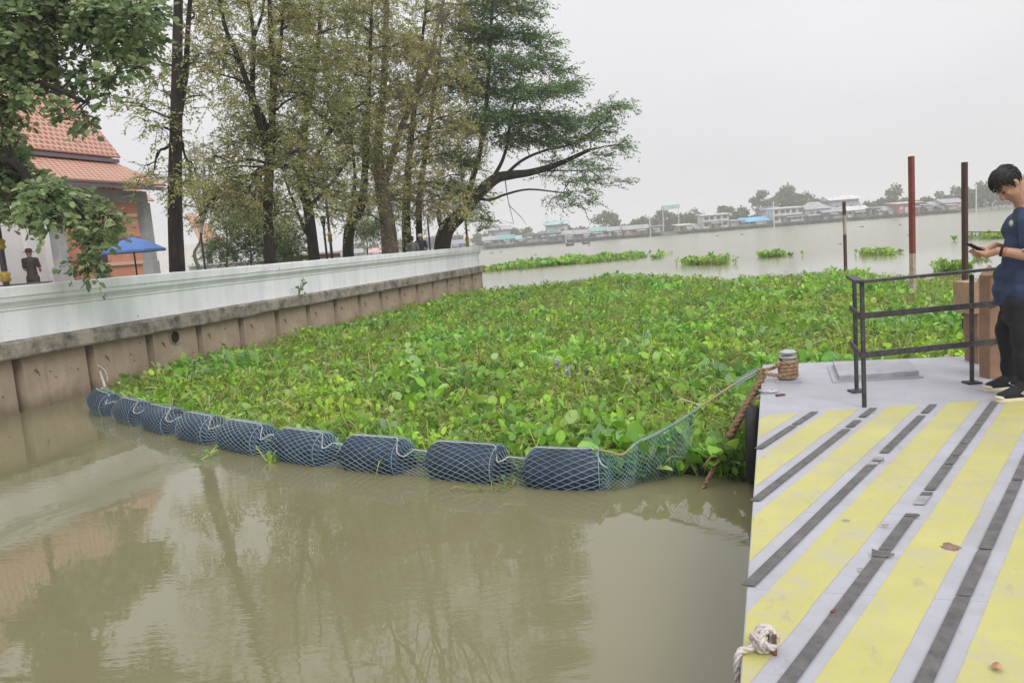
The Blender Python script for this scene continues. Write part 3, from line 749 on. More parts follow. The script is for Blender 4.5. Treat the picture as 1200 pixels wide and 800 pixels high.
for i in range(-nH, nS):
    for sg in (1, -1):
        pts = []
        for k in range(nH*2+1):
            h = k/(nH*2); s_ = (i+sg*k/2+(nH if sg < 0 else 0))/nS*NL
            lim = NL*(1-.25*max(0, h-.2))
            if 0 <= s_ <= lim: pts.append(cur(s_, h))
            else:
                if len(pts) > 1: cn.tube(pts, .003, 3, False)
                pts = []
        if len(pts) > 1: cn.tube(pts, .003, 3, False)
under(cn, 'netting', M_netgreen, guide, False)
# gathered bunch of net twine along the rope and at the eye
gb = MB()
for k in range(9):
    pts = []
    for i in range(14):
        s_ = .35+(.75)*i/13; p = rpos(s_); a = k*.7+i*.8
        pts.append(p+np.array([.5*math.cos(a), .7*math.sin(a), math.sin(a+1)])*.016)
    gb.tube(pts, .004, 4)
for k in range(10):
    pts = []
    for i in range(8):
        s_ = rl[-1]-.26+.26*i/7; p = rpos(s_); a = k*.63+i*.9; pts.append(p+np.array([math.cos(a), math.sin(a)*.6, math.sin(a)])*.024)
    gb.tube(pts, .006, 4)
go_ = under(gb, 'gathered_twine', M_netgreen, guide, False); go_['kind'] = 'stuff'

# ================================================================== POSTS IN THE WATER
M_redpost = mat('red_oxide_paint', (0.19, 0.045, 0.03), .75, var=.25, scale=3, bump=.2)
M_palepost = mat('pale_weathered_paint', (0.45, 0.38, 0.29), .85, col2=(0.22, 0.14, 0.09), scale=5, ramp=(.3, .6))
M_brownpost = mat('dark_brown_steel', (0.065, 0.03, 0.027), .75, var=.3, scale=4)
def post(label, px, pyb, D, segs, wpx, sq=True):
    """segs: list of (py_top, py_bottom, material)"""
    x0 = ony(px, pyb, D); o_ = empty('mooring_post', (x0[0], x0[1], 0)); tag(o_, label, 'post')
    for a, b_, m_ in segs:
        z1 = ony(px, a, D)[2]; z0 = ony(px, b_, D)[2]
        if sq: MB().box((0, 0, (z0+z1)/2), (wpx/915*D*.62, wpx/915*D*.62, z1-z0-.002), rz=.5).build('section', m_, o_, bevel=.006)
        else: MB().lathe((0, 0, 0), [(wpx/1830*D, z0), (wpx/1830*D, z1-.002)], 14).build('section', m_, o_, True, .004)
    return o_
post('tall square post, red painted above and bare pale below', 1070, 352, 18.0, [(183, 297, M_redpost), (297, 366, M_palepost)], 8.5)
post('dark brown square steel post behind the cartons', 1131, 352, 13.0, [(190, 402, M_brownpost)], 8.5)
post('short thin post with dark top, pale middle and dark foot', 991, 318, 30.0, [(236, 252, M_brownpost), (252, 275, M_palepost), (275, 330, M_brownpost)], 4.6)
pw = ony(1131, 272, 13.0); pw2 = ony(1260, 266, 13.4)
tag(MB().tube([pw+(pw2-pw)*k/10+np.array([0, 0, -.03*math.sin(math.pi*k/10)]) for k in range(11)], .009, 6).build('cable', M_brownpost, None, True), 'thin dark cable running from the brown steel post', 'cable')

# ================================================================== WATER HYACINTH
fb = [bpos(s_) for s_ in np.linspace(.0, BL, 30)]
front = [(float(p[0]+.05), float(p[1]+.16)) for p in fb]
cnr = [tuple(onz(x, y, 0)[:2]) for x, y in ((760, 560), (800, 556), (845, 560), (872, 566))]
deck_far = [DK(-.02, 4.6)[:2], DK(-.02, vfar(0)+.03)[:2], DK(3.0, vfar(3.0)+.03)[:2], DK(7, vfar(7)+.03)[:2]]
far_edge = [(15.5, 12), (16, 18), (13.2, 20.5), (11.5, 24), (12.2, 27), (10.5, 28.5), (8.6, 28.0), (7.2, 31), (6.0, 35.5), (4.6, 36.5), (2.6, 35.5), (1.0, 34.2), (-.6, 33.4)]
wl_ = [W(s_, .10, 0)[:2] for s_ in (21.5, 16, 10, 5, 3.2)]
MAT_POLY = front+cnr+deck_far+far_edge+wl_
PAL = [(0.248, 0.472, 0.044), (0.335, 0.548, 0.063), (0.174, 0.357, 0.044), (0.260, 0.421, 0.126), (0.446, 0.573, 0.088), (0.472, 0.459, 0.151), (0.112, 0.242, 0.032), (0.335, 0.459, 0.252)]
PWT = [25, 18, 19, 14, 6, 3, 10, 8]
# leaf outline (unit length, cupped): base, sides, tip
def leaf_verts(P, D, Nn, Ln, Wd):
    n = len(P); D = D/np.linalg.norm(D, axis=1, keepdims=True)
    S = np.cross(D, Nn); S /= np.linalg.norm(S, axis=1, keepdims=True)+1e-9; U = np.cross(S, D)
    tmpl = [(0, 0, 0), (.18, -.40, .10), (.55, -.50, .16), (.86, -.28, .06), (1.0, 0, -.06), (.86, .28, .06), (.55, .50, .16), (.18, .40, .10), (.5, 0, 0)]
    v = np.empty((n, 9, 3))
    for i, (a, b_, c) in enumerate(tmpl): v[:, i] = P+D*(a*Ln[:, None])+S*(b_*Wd[:, None])+U*(c*Wd[:, None])
    return v
LEAF_F = [(0, 1, 8), (1, 2, 8), (2, 3, 8), (3, 4, 8), (4, 5, 8), (5, 6, 8), (6, 7, 8), (7, 0, 8)]
def mesh_from(name, V_, F_, C_):
    me_ = bpy.data.meshes.new(name); me_.vertices.add(len(V_)); me_.vertices.foreach_set('co', V_.ravel())
    me_.loops.add(F_.size); me_.loops.foreach_set('vertex_index', F_.ravel().astype(np.int32))
    me_.polygons.add(len(F_)); me_.polygons.foreach_set('loop_start', np.arange(0, F_.size, 3, dtype=np.int32))
    me_.polygons.foreach_set('loop_total', np.full(len(F_), 3, np.int32)); me_.update(calc_edges=True)
    me_.polygons.foreach_set('use_smooth', np.ones(len(F_), bool))
    at_ = me_.color_attributes.new('Col', 'FLOAT_COLOR', 'POINT'); at_.data.foreach_set('color', np.concatenate([C_, np.ones((len(C_), 1))], 1).ravel())
    me_.validate(); return me_
def hfield(x, y):
    return np.array([mnoise.noise((a*.55, b_*.55, 3.1))*.5+mnoise.noise((a*1.7, b_*1.7, 8.0))*.5 for a, b_ in zip(x, y)])
def plants(pts, base_h, size, petiole=True, pal=PAL, wts=PWT, hvar=.12):
    """leaves with petioles around rosette points: every rosette has its own size, height, lean and colour"""
    hf = hfield(pts[:, 0], pts[:, 1]); per = 7; m_ = len(pts)
    big = np.array([mnoise.noise((a*.45+7, b_*.45, 4.0)) for a, b_ in pts]); thin = np.array([mnoise.noise((a*.8+20, b_*.8, 1.0)) for a, b_ in pts])
    rs = np.clip(1+big*.75, .6, 1.5)*np.clip(rng.lognormal(0, .22, m_), .6, 1.7); rh = rng.normal(0, .05, m_); rt = rng.uniform(.75, 1.25, m_); rc = rng.choice(len(pal), m_, p=np.array(wts)/sum(wts))
    n = m_*per; c = np.repeat(pts, per, 0); hh = np.repeat(hf, per); rsz = np.repeat(rs, per); bg_ = np.repeat(big, per)
    ang = rng.uniform(0, 2*math.pi, n); rad = rng.uniform(.02, .15, n)*rsz
    z = np.clip((base_h*rng.uniform(.3, 1.15, n)+np.repeat(rh, per))*np.clip(.8+.4*rsz, .8, 1.4)+hh*hvar*1.6, .03, .40)
    P = np.stack([c[:, 0]+rad*np.cos(ang), c[:, 1]+rad*np.sin(ang), z], 1)
    out = np.stack([np.cos(ang), np.sin(ang), np.zeros(n)], 1)
    tilt = (rng.uniform(.0, 1.5, n)**.8)[:, None]
    D = out*np.cos(tilt)+np.array([0, 0, 1])*np.sin(tilt)+rng.normal(0, .25, (n, 3))
    Nn = np.array([0, 0, 1])*np.cos(tilt)-out*np.sin(tilt)+rng.normal(0, .25, (n, 3))
    Ln = size*rsz*np.clip(rng.lognormal(-.05, .25, n), .45, 1.6); Wd = Ln*rng.uniform(.5, .98, n)
    palr = np.array(pal); C = .55*palr[np.repeat(rc, per)]+.45*pick_cols(n, pal, wts)
    C = C*np.clip(1+hh*.6, .55, 1.4)[:, None]*np.repeat(rt, per)[:, None]*(1+np.outer(bg_, [-.25, 0, .25]))
    th = np.repeat(thin, per); dead = (th > .16) & (rng.uniform(0, 1, n) < .35+.9*(th-.16))
    C[dead] = C[dead]*.35+np.array([.26, .215, .09])*.65*rng.uniform(.6, 1.2, (dead.sum(), 1)); Wd = np.where(dead, Wd*.4, Wd); P[dead, 2] *= .7
    return P, D, Nn, Ln, Wd, np.clip(C, 0.005, .9), c
def hyacinth(name, label, pts, base_h, size, singles=0, group=None, hvar=.12, extra_blades=0, base_poly=None):
    root = empty(name, (float(pts[:, 0].mean()), float(pts[:, 1].mean()), 0)); off = np.array(root.location)
    tag(root, label, 'water plants', group)
    P, D, Nn, Ln, Wd, C, c = plants(pts, base_h, size, hvar=hvar)
    lv = leaf_verts(P, D, Nn, Ln, Wd)-off; n = len(P)
    order = np.argsort(-(Ln*Wd)/(np.sum((P-CAMP)**2, 1)))
    pick = np.zeros(n, bool)
    if singles:
        ok = [i for i in order if P[i, 2] > base_h-.02][:singles]; pick[ok] = True
        for i in ok:
            me_ = bpy.data.meshes.new('leaf'); me_.from_pydata((lv[i]-lv[i][0]).tolist(), [], LEAF_F)
            me_.polygons.foreach_set('use_smooth', [True]*8)
            at_ = me_.color_attributes.new('Col', 'FLOAT_COLOR', 'POINT'); at_.data.foreach_set('color', np.tile(np.append(C[i], 1), 9))
            o_ = link('leaf', me_, M_hyac, root); o_.location = tuple(lv[i][0])
    rest = ~pick; lvr = lv[rest]; m_ = len(lvr)
    VV = [lvr.reshape(-1, 3)]; FF = [(np.arange(m_)*9)[:, None, None]+np.array(LEAF_F)[None]]; CC = [np.repeat(C[rest], 9, 0)]
    FF[0] = FF[0].reshape(-1, 3); nv = m_*9
    # petioles: thin three-sided stalks (two triangles each way)
    B = np.stack([c[:, 0]+(P[:, 0]-c[:, 0])*.2, c[:, 1]+(P[:, 1]-c[:, 1])*.2, np.zeros(n)-.02], 1)-off; T = lv[:, 0]
    wv = rng.normal(size=(n, 3)); wv[:, 2] = 0; wv /= np.linalg.norm(wv, axis=1, keepdims=True); wv *= .011
    sv_ = np.stack([B-wv, B+wv, T+wv*.5, T-wv*.5], 1).reshape(-1, 3); i4 = (np.arange(n)*4)[:, None]+nv
    VV.append(sv_); FF.append(np.concatenate([i4+np.array([[0, 1, 2]]), i4+np.array([[0, 2, 3]])], 0))
    CC.append(np.repeat(np.clip(C*np.array([1.15, 1.05, .9]), 0, 1), 4, 0)); nv += n*4
    if extra_blades:
        k = extra_blades; ii = rng.integers(0, len(pts), k); b0 = np.stack([pts[ii, 0]+rng.normal(0, .1, k), pts[ii, 1]+rng.normal(0, .1, k), base_h*rng.uniform(.4, 1.5, k)], 1)-off
        dr = rng.normal(size=(k, 3)); dr[:, 2] = rng.uniform(-.1, .8, k); dr /= np.linalg.norm(dr, axis=1, keepdims=True); ln = rng.uniform(.06, .30, k)[:, None]
        wv = np.cross(dr, rand_unit(k)); wv /= np.linalg.norm(wv, axis=1, keepdims=True); wv *= rng.uniform(.004, .010, k)[:, None]
        e = b0+dr*ln; e2 = e+dr*ln*.6+np.array([0, 0, -1])*ln*.5
        sv_ = np.stack([b0-wv, b0+wv, e+wv, e-wv, e2], 1).reshape(-1, 3); i5 = (np.arange(k)*5)[:, None]+nv
        VV.append(sv_); FF.append(np.concatenate([i5+np.array([[0, 1, 2]]), i5+np.array([[0, 2, 3]]), i5+np.array([[3, 2, 4]])], 0))
        CC.append(np.repeat(pick_cols(k, [(.34, .42, .10), (.42, .38, .18), (.28, .17, .09), (.50, .46, .28), (.22, .36, .07)], [7, 3, 2, 1, 6]), 5, 0)); nv += k*5
    me_ = mesh_from('foliage', np.concatenate(VV), np.concatenate(FF), np.concatenate(CC))
    o_ = link('foliage', me_, M_hyac, root); o_['kind'] = 'stuff'
    return root
# rosette points: dense near the camera, thinner and larger far away
def scatter(poly, spacing_fn, N_):
    xs_ = [p[0] for p in poly]; ys_ = [p[1] for p in poly]
    # sample in a camera-distance weighted way
    x = rng.uniform(min(xs_), max(xs_), N_); y = min(ys_)+(max(ys_)-min(ys_))*rng.uniform(0, 1, N_)**1.7
    k = in_poly(x, y, poly); pts = np.stack([x[k], y[k]], 1)
    return pts
pts = scatter(MAT_POLY, None, 21500)
# taller sprigs along the ragged far edge
fe = []
for a, b_ in zip(far_edge[:-1], far_edge[1:]):
    for k in range(26): t_ = random.random(); fe.append((a[0]+(b_[0]-a[0])*t_+random.gauss(0, .35), a[1]+(b_[1]-a[1])*t_+random.gauss(0, .5)))
pts = np.concatenate([pts, np.array(fe)])
hyacinth('water_hyacinth_mat', 'broad green mat of water hyacinth held between boom, river wall and deck', pts, .145, .084, 300, extra_blades=36000, hvar=.10)
# matted underlayer of roots and old leaves lying on the water
bm = bmesh.new(); vs_ = [bm.verts.new((x, y, .035)) for x, y in MAT_POLY]; bm.faces.new(vs_)
bmesh.ops.triangulate(bm, faces=bm.faces[:]); me_ = bpy.data.meshes.new('plant_litter'); bm.to_mesh(me_); bm.free()
M_litter = mat('rotting_plant_litter', (0.06, 0.085, 0.022), .9, col2=(0.022, 0.028, 0.010), scale=5, bump=.8, bscale=18, speck=((0.16, 0.12, 0.06), 6, .6, .72))
hy_root = bpy.data.objects['water_hyacinth_mat']
lo = link('plant_litter', me_, M_litter, hy_root); lo.location = tuple(-np.array(hy_root.location)); lo['kind'] = 'stuff'
# free clumps drifting on the river
def blob_pts(cx_, cy_, rx, ry, rot, n):
    a = rng.uniform(0, 2*math.pi, n); r_ = np.sqrt(rng.uniform(0, 1, n)); wob_ = 1+.25*np.sin(3*a+cx_)+.12*np.sin(7*a)
    r_ = np.where(rng.uniform(0, 1, n) < .3, r_*rng.uniform(.7, 1.35, n), r_*.85); x = r_*rx*np.cos(a)*wob_; y = r_*ry*np.sin(a)*wob_; ca, sa = math.cos(rot), math.sin(rot)
    return np.stack([cx_+x*ca-y*sa, cy_+x*sa+y*ca], 1)
GR = 'clumps of water hyacinth drifting on the river'
def clump(label, px, py, rxp, rym, n, h=.2, size=.15, rot=0.0):
    c = onz(px, py, 0); rx = rxp/915*c[1]
    hyacinth('hyacinth_clump', label, blob_pts(c[0], c[1], rx, rym, rot, int(n*1.4)), h*.55, size*.85, 0, GR, .10)
lp = onz(566, 317, .1); rpx = onz(735, 300, .1)
mid = (lp+rpx)/2; dd = rpx-lp
hyacinth('hyacinth_raft', 'long narrow raft of water hyacinth drifting beyond the wall end', blob_pts(mid[0], mid[1], np.linalg.norm(dd[:2])/2*1.02, 5.0, math.atan2(dd[1], dd[0]), 1500), .18, .20, 0, None, .12)
clump('rounded clump of water hyacinth just past the main mat', 831, 309, 24, 2.2, 170, .32, .2)
clump('small flat clump of hyacinth farther along the river', 905, 301, 17, 1.7, 60, .22, .2)
clump('small clump of hyacinth between thin post and red post', 1031, 298, 18, 1.3, 70, .22, .17)
clump('clump of hyacinth beyond the dark brown post', 1170, 279, 28, 2.0, 90, .3, .2)
clump('leafy hyacinth clump at the edge of the mat by the brown post', 1118, 318, 16, 1.0, 50, .35, .16)
for x, y in ((770, 303), (752, 302), (1148, 302)): clump('tiny scrap of hyacinth adrift on open water', x, y, 6, .7, 9, .14, .2)
M_drift = mat('drifting_debris', (0.03, 0.025, 0.02), .9)
for x, y in ((576, 297), (586, 296), (627, 299), (840, 276.5), (869, 275), (1010, 266), (1064, 276), (1054, 264), (690, 288), (984, 286)):
    c = onz(x, y, 0); s_ = c[1]/915
    b_ = MB(); b_.sphere((0, 0, .01*s_), s_*random.uniform(1.6, 3.4), 8, 5, (1, .4, .22)); b_.sphere((s_*1.2, 0, .2*s_), s_*1.1, 6, 4, (1, .5, .7))
    o_ = b_.build('floating_debris', M_drift, None, True); o_.location = (c[0], c[1], 0); tag(o_, 'small dark lump of debris floating on the open river', 'debris', 'debris drifting on the river')
# lilac flower spikes and pale litter in the mat
M_lilac = mat('lilac_petals', (.46, .36, .58), .7, var=.25, scale=40)
for i, (x, y) in enumerate(((653, 432), (665, 442), (758, 398))):
    c = onz(x, y, .22); fl = empty('hyacinth_flower', (c[0], c[1], 0)); tag(fl, 'pale lilac hyacinth flower spike rising from the leaves', 'flower', 'lilac flower spikes in the mat')
    MB().tube([(0, 0, .02), (.01, 0, .2), (.012, 0, .36)], .006, 6).build('stalk', mat('flower_stalk_%d' % i, (.2, .3, .08)), fl, True)
    n_ = 42; a_ = rng.uniform(0, 6.28, n_); z_ = rng.uniform(.22, .37, n_); dr_ = np.stack([np.cos(a_), np.sin(a_), rng.uniform(-.1, .5, n_)], 1)
    pt = link('petals', leaves_mesh('petals', np.stack([np.zeros(n_)+.01, np.zeros(n_), z_], 1), dr_, rand_unit(n_), np.full(n_, .05), np.full(n_, .03), pick_cols(n_, [(.5, .4, .62), (.6, .5, .68)], [1, 1])), M_hyac, fl); pt['kind'] = 'stuff'
M_foam = mat('white_foam_scrap', (.75, .73, .70), .7)
for lab, x, y in (('white foam scrap caught among leaves behind the boom', 455, 493), ('pale plastic scrap lying in the mat near the wall', 447, 345), ('white litter scrap in the mat below the railing', 1100, 400)):
    c = onz(x, y, .2); b_ = MB(); b_.prism([(-.05, -.02), (.03, -.03), (.06, .01), (.0, .035), (-.045, .02)], 0, .03); o_ = b_.build('litter_scrap', M_foam, None, bevel=.006)
    o_.location = (c[0], c[1], .19); o_.rotation_euler = (.4, .3, random.uniform(0, 3)); tag(o_, lab, 'litter')
# bits of plant and a few pale scraps at the boom
for x, y, k in ((243, 533, 0), (318, 541, 1), (590, 570, 2)):
    c = onz(x, y, .008); pts_ = blob_pts(c[0], c[1], .08, .03, random.random(), 2)
    hyacinth('plant_scrap', ['few loose leaves floating against the fourth float from the wall', 'few loose leaves floating against the fifth float from the wall', 'loose stalks and leaves floating between the last two floats before the net'][k], pts_, .012, .05, 0, 'plant scraps along the boom', .01, 5)

# ================================================================== TREES BEHIND THE WALL
def limb_path(a, b_, sag=0.0, wig=.12, n=9):
    a = np.array(a, float); b_ = np.array(b_, float); L_ = np.linalg.norm(b_-a); out = []
    sd_ = random.random()*50
    for i in range(n+1):
        t_ = i/n; p = a*(1-t_)+b_*t_
        k = math.sin(math.pi*t_)*L_*wig
        out.append(p+np.array([mnoise.noise((t_*2.3, sd_, 0))*k, mnoise.noise((t_*2.3, sd_, 5))*k, mnoise.noise((t_*2.3, sd_, 9))*k*.6+math.sin(math.pi*t_)*sag]))
    return out
PAL_OLIVE = [(0.48, 0.45, 0.19), (0.38, 0.41, 0.15), (0.57, 0.53, 0.27), (0.29, 0.35, 0.13), (0.57, 0.46, 0.26), (0.21, 0.26, 0.10)]
PAL_GREEN = [(0.152, 0.269, 0.093), (0.205, 0.336, 0.110), (0.112, 0.202, 0.078), (0.264, 0.349, 0.132), (0.304, 0.336, 0.154)]
PAL_BROAD = [(0.236, 0.325, 0.156), (0.321, 0.423, 0.204), (0.151, 0.227, 0.110), (0.423, 0.520, 0.281), (0.557, 0.585, 0.281)]
def sprays(center, rad, n_tw, n_lf, lsize, flat=.8, droop=.35, outdir=None, wratio=.42, twl=.55):
    """twigs set through a clump, leaves along each twig; returns P, D, N, L, W and twig lines"""
    c = np.array(center); rad = np.array(rad)
    u = rand_unit(n_tw); r_ = rng.uniform(.15, 1, n_tw)**.6
    B = c+u*r_[:, None]*rad
    d = u*np.array([1, 1, flat])+rng.normal(0, .45, (n_tw, 3))
    if outdir is not None: d = d*.55+np.array(outdir)
    d /= np.linalg.norm(d, axis=1, keepdims=True)
    ln = twl*rng.uniform(.6, 1.25, n_tw)
    t_ = np.tile(np.linspace(.12, 1, n_lf), n_tw); BI = np.repeat(np.arange(n_tw), n_lf)
    P = B[BI]+d[BI]*(ln[BI]*t_)[:, None]; P[:, 2] -= droop*ln[BI]*t_**2
    n = len(P); P = P+rng.normal(0, .03, (n, 3))
    side = np.cross(d, np.array([0, 0, 1.0]))+1e-3; side /= np.linalg.norm(side, axis=1, keepdims=True)
    sg = np.where(np.arange(n) % 2 == 0, 1, -1)
    D = side[BI]*sg[:, None]*.9+d[BI]*.7+rng.normal(0, .4, (n, 3)); D[:, 2] -= .35
    Nn = np.array([0, 0, 1.0])+rng.normal(0, .55, (n, 3))
    Ln = lsize*rng.uniform(.6, 1.35, n); return P, D, Nn, Ln, Ln*wratio*rng.uniform(.8, 1.2, n), B, d, ln
def tree(name, label, base, trunk, clumps, pal, wts, bark, tr0=.2, lsize=.10, n_tw=60, n_lf=12, group=None, flat=.8, droop=.35, outdir=None,
         cat='tree', wratio=.42, twl=.55, limbs=True, limb_r=.05, extra_stems=(), leafmat=None, twigs=True, lean_pts=None):
    """trunk: list of world points; clumps: list of (center, radius triple, density, colour shift)"""
    root = empty(name, base); tag(root, label, cat, group); off = np.array(base, float)
    b_ = MB(); tp_ = smooth_path([V(p) for p in trunk], 6); nn = len(tp_)
    b_.tube([np.array(p)-off for p in tp_], [tr0*(1.25 if i == 0 else 1)*(1-.80*i/(nn-1)) for i in range(nn)], 12)
    b_.build('trunk', bark, root, True)
    anchors = [np.array(p) for p in tp_[nn//3:]]; anr = [tr0*(1-.62*i/(nn-1)) for i in range(nn//3, nn)]
    for st in extra_stems:
        pth = smooth_path([V(p) for p in st[0]], 6); s_ = MB(); s_.tube([np.array(p)-off for p in pth], [st[1]*(1-.65*i/(len(pth)-1)) for i in range(len(pth))], 9)
        s_.build('limb', bark, root, True); anchors += [np.array(p) for p in pth[len(pth)//3:]]; anr += [st[1]*(1-.65*i/(len(pth)-1)) for i in range(len(pth)//3, len(pth))]
    LP = [[] for _ in range(5)]; CC = []; tw = MB()
    for c, rad, dens, sh in clumps:
        c = np.array(c)
        if limbs:
            dist = [np.linalg.norm(a-c)+.9*max(0, a[2]-c[2]+.3) for a in anchors]; j = int(np.argmin(dist))
            l_ = MB(); pth = limb_path(anchors[j], c, .12*dist[j]*.4, .22)
            rr_ = min(anr[j]*.6, limb_r*(.5+.25*dist[j])); l_.tube([p-off for p in pth], [rr_*(1-.75*i/(len(pth)-1)) for i in range(len(pth))], 6); l_.build('limb', bark, root, True)
            # visible bare twigs
            for _ in range(5):
                e = c+rand_unit(1)[0]*np.array(rad)*.9; pp = limb_path(pth[random.randint(5, 9)], e, .0, .3, 5); tw.tube([p-off for p in pp], [rr_*.28*(1-.8*i/5)+.003 for i in range(6)], 4)
        k = max(6, int(n_tw*dens)); res = sprays(c, rad, k, n_lf, lsize, flat, droop, outdir, wratio, twl)
        for q_ in range(5): LP[q_].append(res[q_])
        col = pick_cols(len(res[0]), pal, wts)*np.array(sh); CC.append(col)
        if twigs:
            for i in range(0, k, 2):
                B0 = res[5][i]-off; tw.tube([B0-res[6][i]*.25, B0+res[6][i]*res[7][i]*.5+np.array([0, 0, -.1*droop]), B0+res[6][i]*res[7][i]*.95+np.array([0, 0, -droop*res[7][i]*.9])], [.009, .006, .003], 3, False)
    if tw.v: o_ = tw.build('twigs', bark, root); o_['kind'] = 'stuff'
    if wratio > .6:
        lv_ = leaf_verts(np.concatenate(LP[0])-off, np.concatenate(LP[1]), np.concatenate(LP[2]), np.concatenate(LP[3]), np.concatenate(LP[4])); nl = len(lv_)
        fc_ = ((np.arange(nl)*9)[:, None, None]+np.array(LEAF_F)[None]).reshape(-1, 3)
        me_ = mesh_from('crown', lv_.reshape(-1, 3), fc_, np.repeat(np.clip(np.concatenate(CC), 0, 1), 9, 0))
    else: me_ = leaves_mesh('crown', np.concatenate(LP[0])-off, np.concatenate(LP[1]), np.concatenate(LP[2]), np.concatenate(LP[3]), np.concatenate(LP[4]), np.clip(np.concatenate(CC), 0, 1), .06)
    o_ = link('crown', me_, leafmat or M_leaf, root); o_['kind'] = 'stuff'
    return root
def at(px, py, D): return ony(px, py, D)
def base_at(px, q): p = wall_at(px, q); return np.array([p[0], p[1], GZ-.02])
def clumps_px(boxes, D, dspread, rpx=(26, 40), sh=(1, 1, 1)):
    """boxes: (px, py) list -> clumps round that distance"""
    out = []
    for it in boxes:
        px, py = it[0], it[1]; s_ = it[2] if len(it) > 2 else 1.0; dens = it[3] if len(it) > 3 else 1.0
        dens *= .55 if py < -25 else 1.0
        d = D+random.uniform(-dspread, dspread); r_ = random.uniform(*rpx)/915*d*s_
        v_ = random.uniform(.82, 1.18); out.append((at(px, py, d), (r_*1.1, r_*1.1, r_*.8), dens, (sh[0]*v_, sh[1]*v_, sh[2]*v_)))
    return out
def fill(x0, x1, y0, y1, step, jit=.45, skip=None):
    out = []; y = y0
    while y < y1:
        x = x0
        while x < x1:
            px = x+random.uniform(-jit, jit)*step; py = y+random.uniform(-jit, jit)*step
            if not (skip and skip(px, py)): out.append((px, py))
            x += step
        y += step
    return out
WTS = [4, 5, 3, 4, 1, 2]
G_T = 'trees standing behind the river wall'
# tall straight dark trunk nearest the pavilion
b1 = base_at(204, -2.4); D1 = b1[1]
cl1 = clumps_px([(190, 105, .7, .5), (165, 125, .7, .6), (236, 62, .7, .5), (158, 62, .8, .6), (238, 112, .7, .5), (188, 150, .6, .4), (224, 205, .6, .5), (178, 205, .7, .5), (160, 20, .9, .7), (235, 15, .8, .6), (205, 215, .5, .5)]
                + fill(120, 300, -330, -20, 62), D1, 1.0)
t1 = [b1, at(205, 240, D1), at(207, 120, D1), at(209, 0, D1), at(214, -150, D1), at(212, -290, D1)]
tree('shade_tree', 'tall shade tree with straight dark trunk between pavilion and lamp post', tuple(b1), t1, cl1, PAL_OLIVE, WTS, M_bark, .21, .105, 52, 19, G_T, flat=.4, droop=.3,
     extra_stems=[([at(207, 150, D1), at(217, 90, D1+.2), at(222, 10, D1+.3), at(235, -120, D1+.3)], .10)])
# many-stemmed olive trees
b2 = base_at(314, -3.2); D2 = b2[1]
sk = lambda x, y: (x < 250 and 95 < y < 175 and random.random() < .5) or (265 < x < 300 and y < 40 and y > -10)
cl2 = clumps_px(fill(240, 372, -10, 240, 31, skip=sk), D2, 1.3, (20, 34)) + clumps_px(fill(230, 390, -330, -20, 64), D2, 1.8, (30, 44))
t2 = [b2, at(314, 240, D2), at(318, 170, D2), at(320, 90, D2), at(316, 0, D2), at(318, -140, D2)]
st2 = [([at(317, 165, D2), at(308, 140, D2), at(296, 110, D2+.2), at(297, 40, D2+.3), at(284, -30, D2+.5)], .13),
       ([at(316, 190, D2), at(300, 130, D2-.3), at(280, 70, D2-.4), at(262, 25, D2-.5), at(250, -60, D2-.5)], .12),
       ([at(319, 120, D2), at(328, 60, D2-.3), at(334, -20, D2-.4)], .09),
       ([at(297, 45, D2+.3), at(308, 12, D2+.2), at(312, -40, D2)], .06)]
tree('shade_tree', 'olive leaved tree whose trunk divides into several upright stems', tuple(b2), t2, cl2, PAL_OLIVE, WTS, M_bark, .19, .108, 52, 19, G_T, flat=.4, droop=.3, extra_stems=st2)
b3 = base_at(368, -3.4); D3 = b3[1]
cl3 = clumps_px(fill(340, 430, 0, 250, 32), D3, 1.3, (20, 34)) + clumps_px(fill(350, 450, -320, -20, 66), D3, 1.5, (30, 44))
t3 = [b3, at(362, 250, D3), at(352, 205, D3), at(360, 130, D3), at(372, 60, D3), at(380, -60, D3)]
st3 = [([at(366, 285, D3), at(354, 262, D3-.2), at(345, 240, D3-.3), at(332, 205, D3-.4)], .09),
       ([at(356, 215, D3), at(390, 150, D3), at(440, 110, D3)], .09), ([at(365, 240, D3), at(388, 215, D3-.3), at(410, 185, D3-.4)], .08),
       ([at(400, 155, D3-.8), at(370, 130, D3-.6), at(345, 108, D3-.5)], .08)]
tree('shade_tree', 'olive leaved tree with dark trunk bent outward above the wall', tuple(b3), t3, cl3, PAL_OLIVE, WTS, M_bark, .22, .108, 52, 19, G_T, flat=.4, droop=.3, extra_stems=st3)
b4 = base_at(406, -3.0); D4 = b4[1]
cl4 = clumps_px(fill(385, 470, 20, 255, 33), D4, 1.3, (20, 32)) + clumps_px(fill(400, 500, -320, -20, 68), D4, 1.5, (30, 42))
t4 = [b4, at(409, 272, D4), at(424, 240, D4), at(428, 190, D4), at(432, 110, D4), at(436, 0, D4)]
st4 = [([at(409, 275, D4), at(410, 250, D4), at(416, 215, D4+.2), at(412, 160, D4+.3)], .12)]
tree('shade_tree', 'olive leaved tree forking into two dark stems just above the wall', tuple(b4), t4, cl4, PAL_OLIVE, WTS, M_bark, .24, .112, 52, 19, G_T, flat=.4, droop=.3, extra_stems=st4)
b5 = base_at(457, -2.2); D5 = b5[1]
cl5 = clumps_px(fill(425, 545, 0, 250, 33), D5, 1.3, (20, 32), (1.04, 1.0, .97)) + clumps_px(fill(440, 560, -300, -20, 70), D5, 1.5, (30, 42))
t5 = [b5, at(454, 262, D5), at(447, 220, D5), at(443, 170, D5), at(450, 90, D5), at(455, -60, D5)]
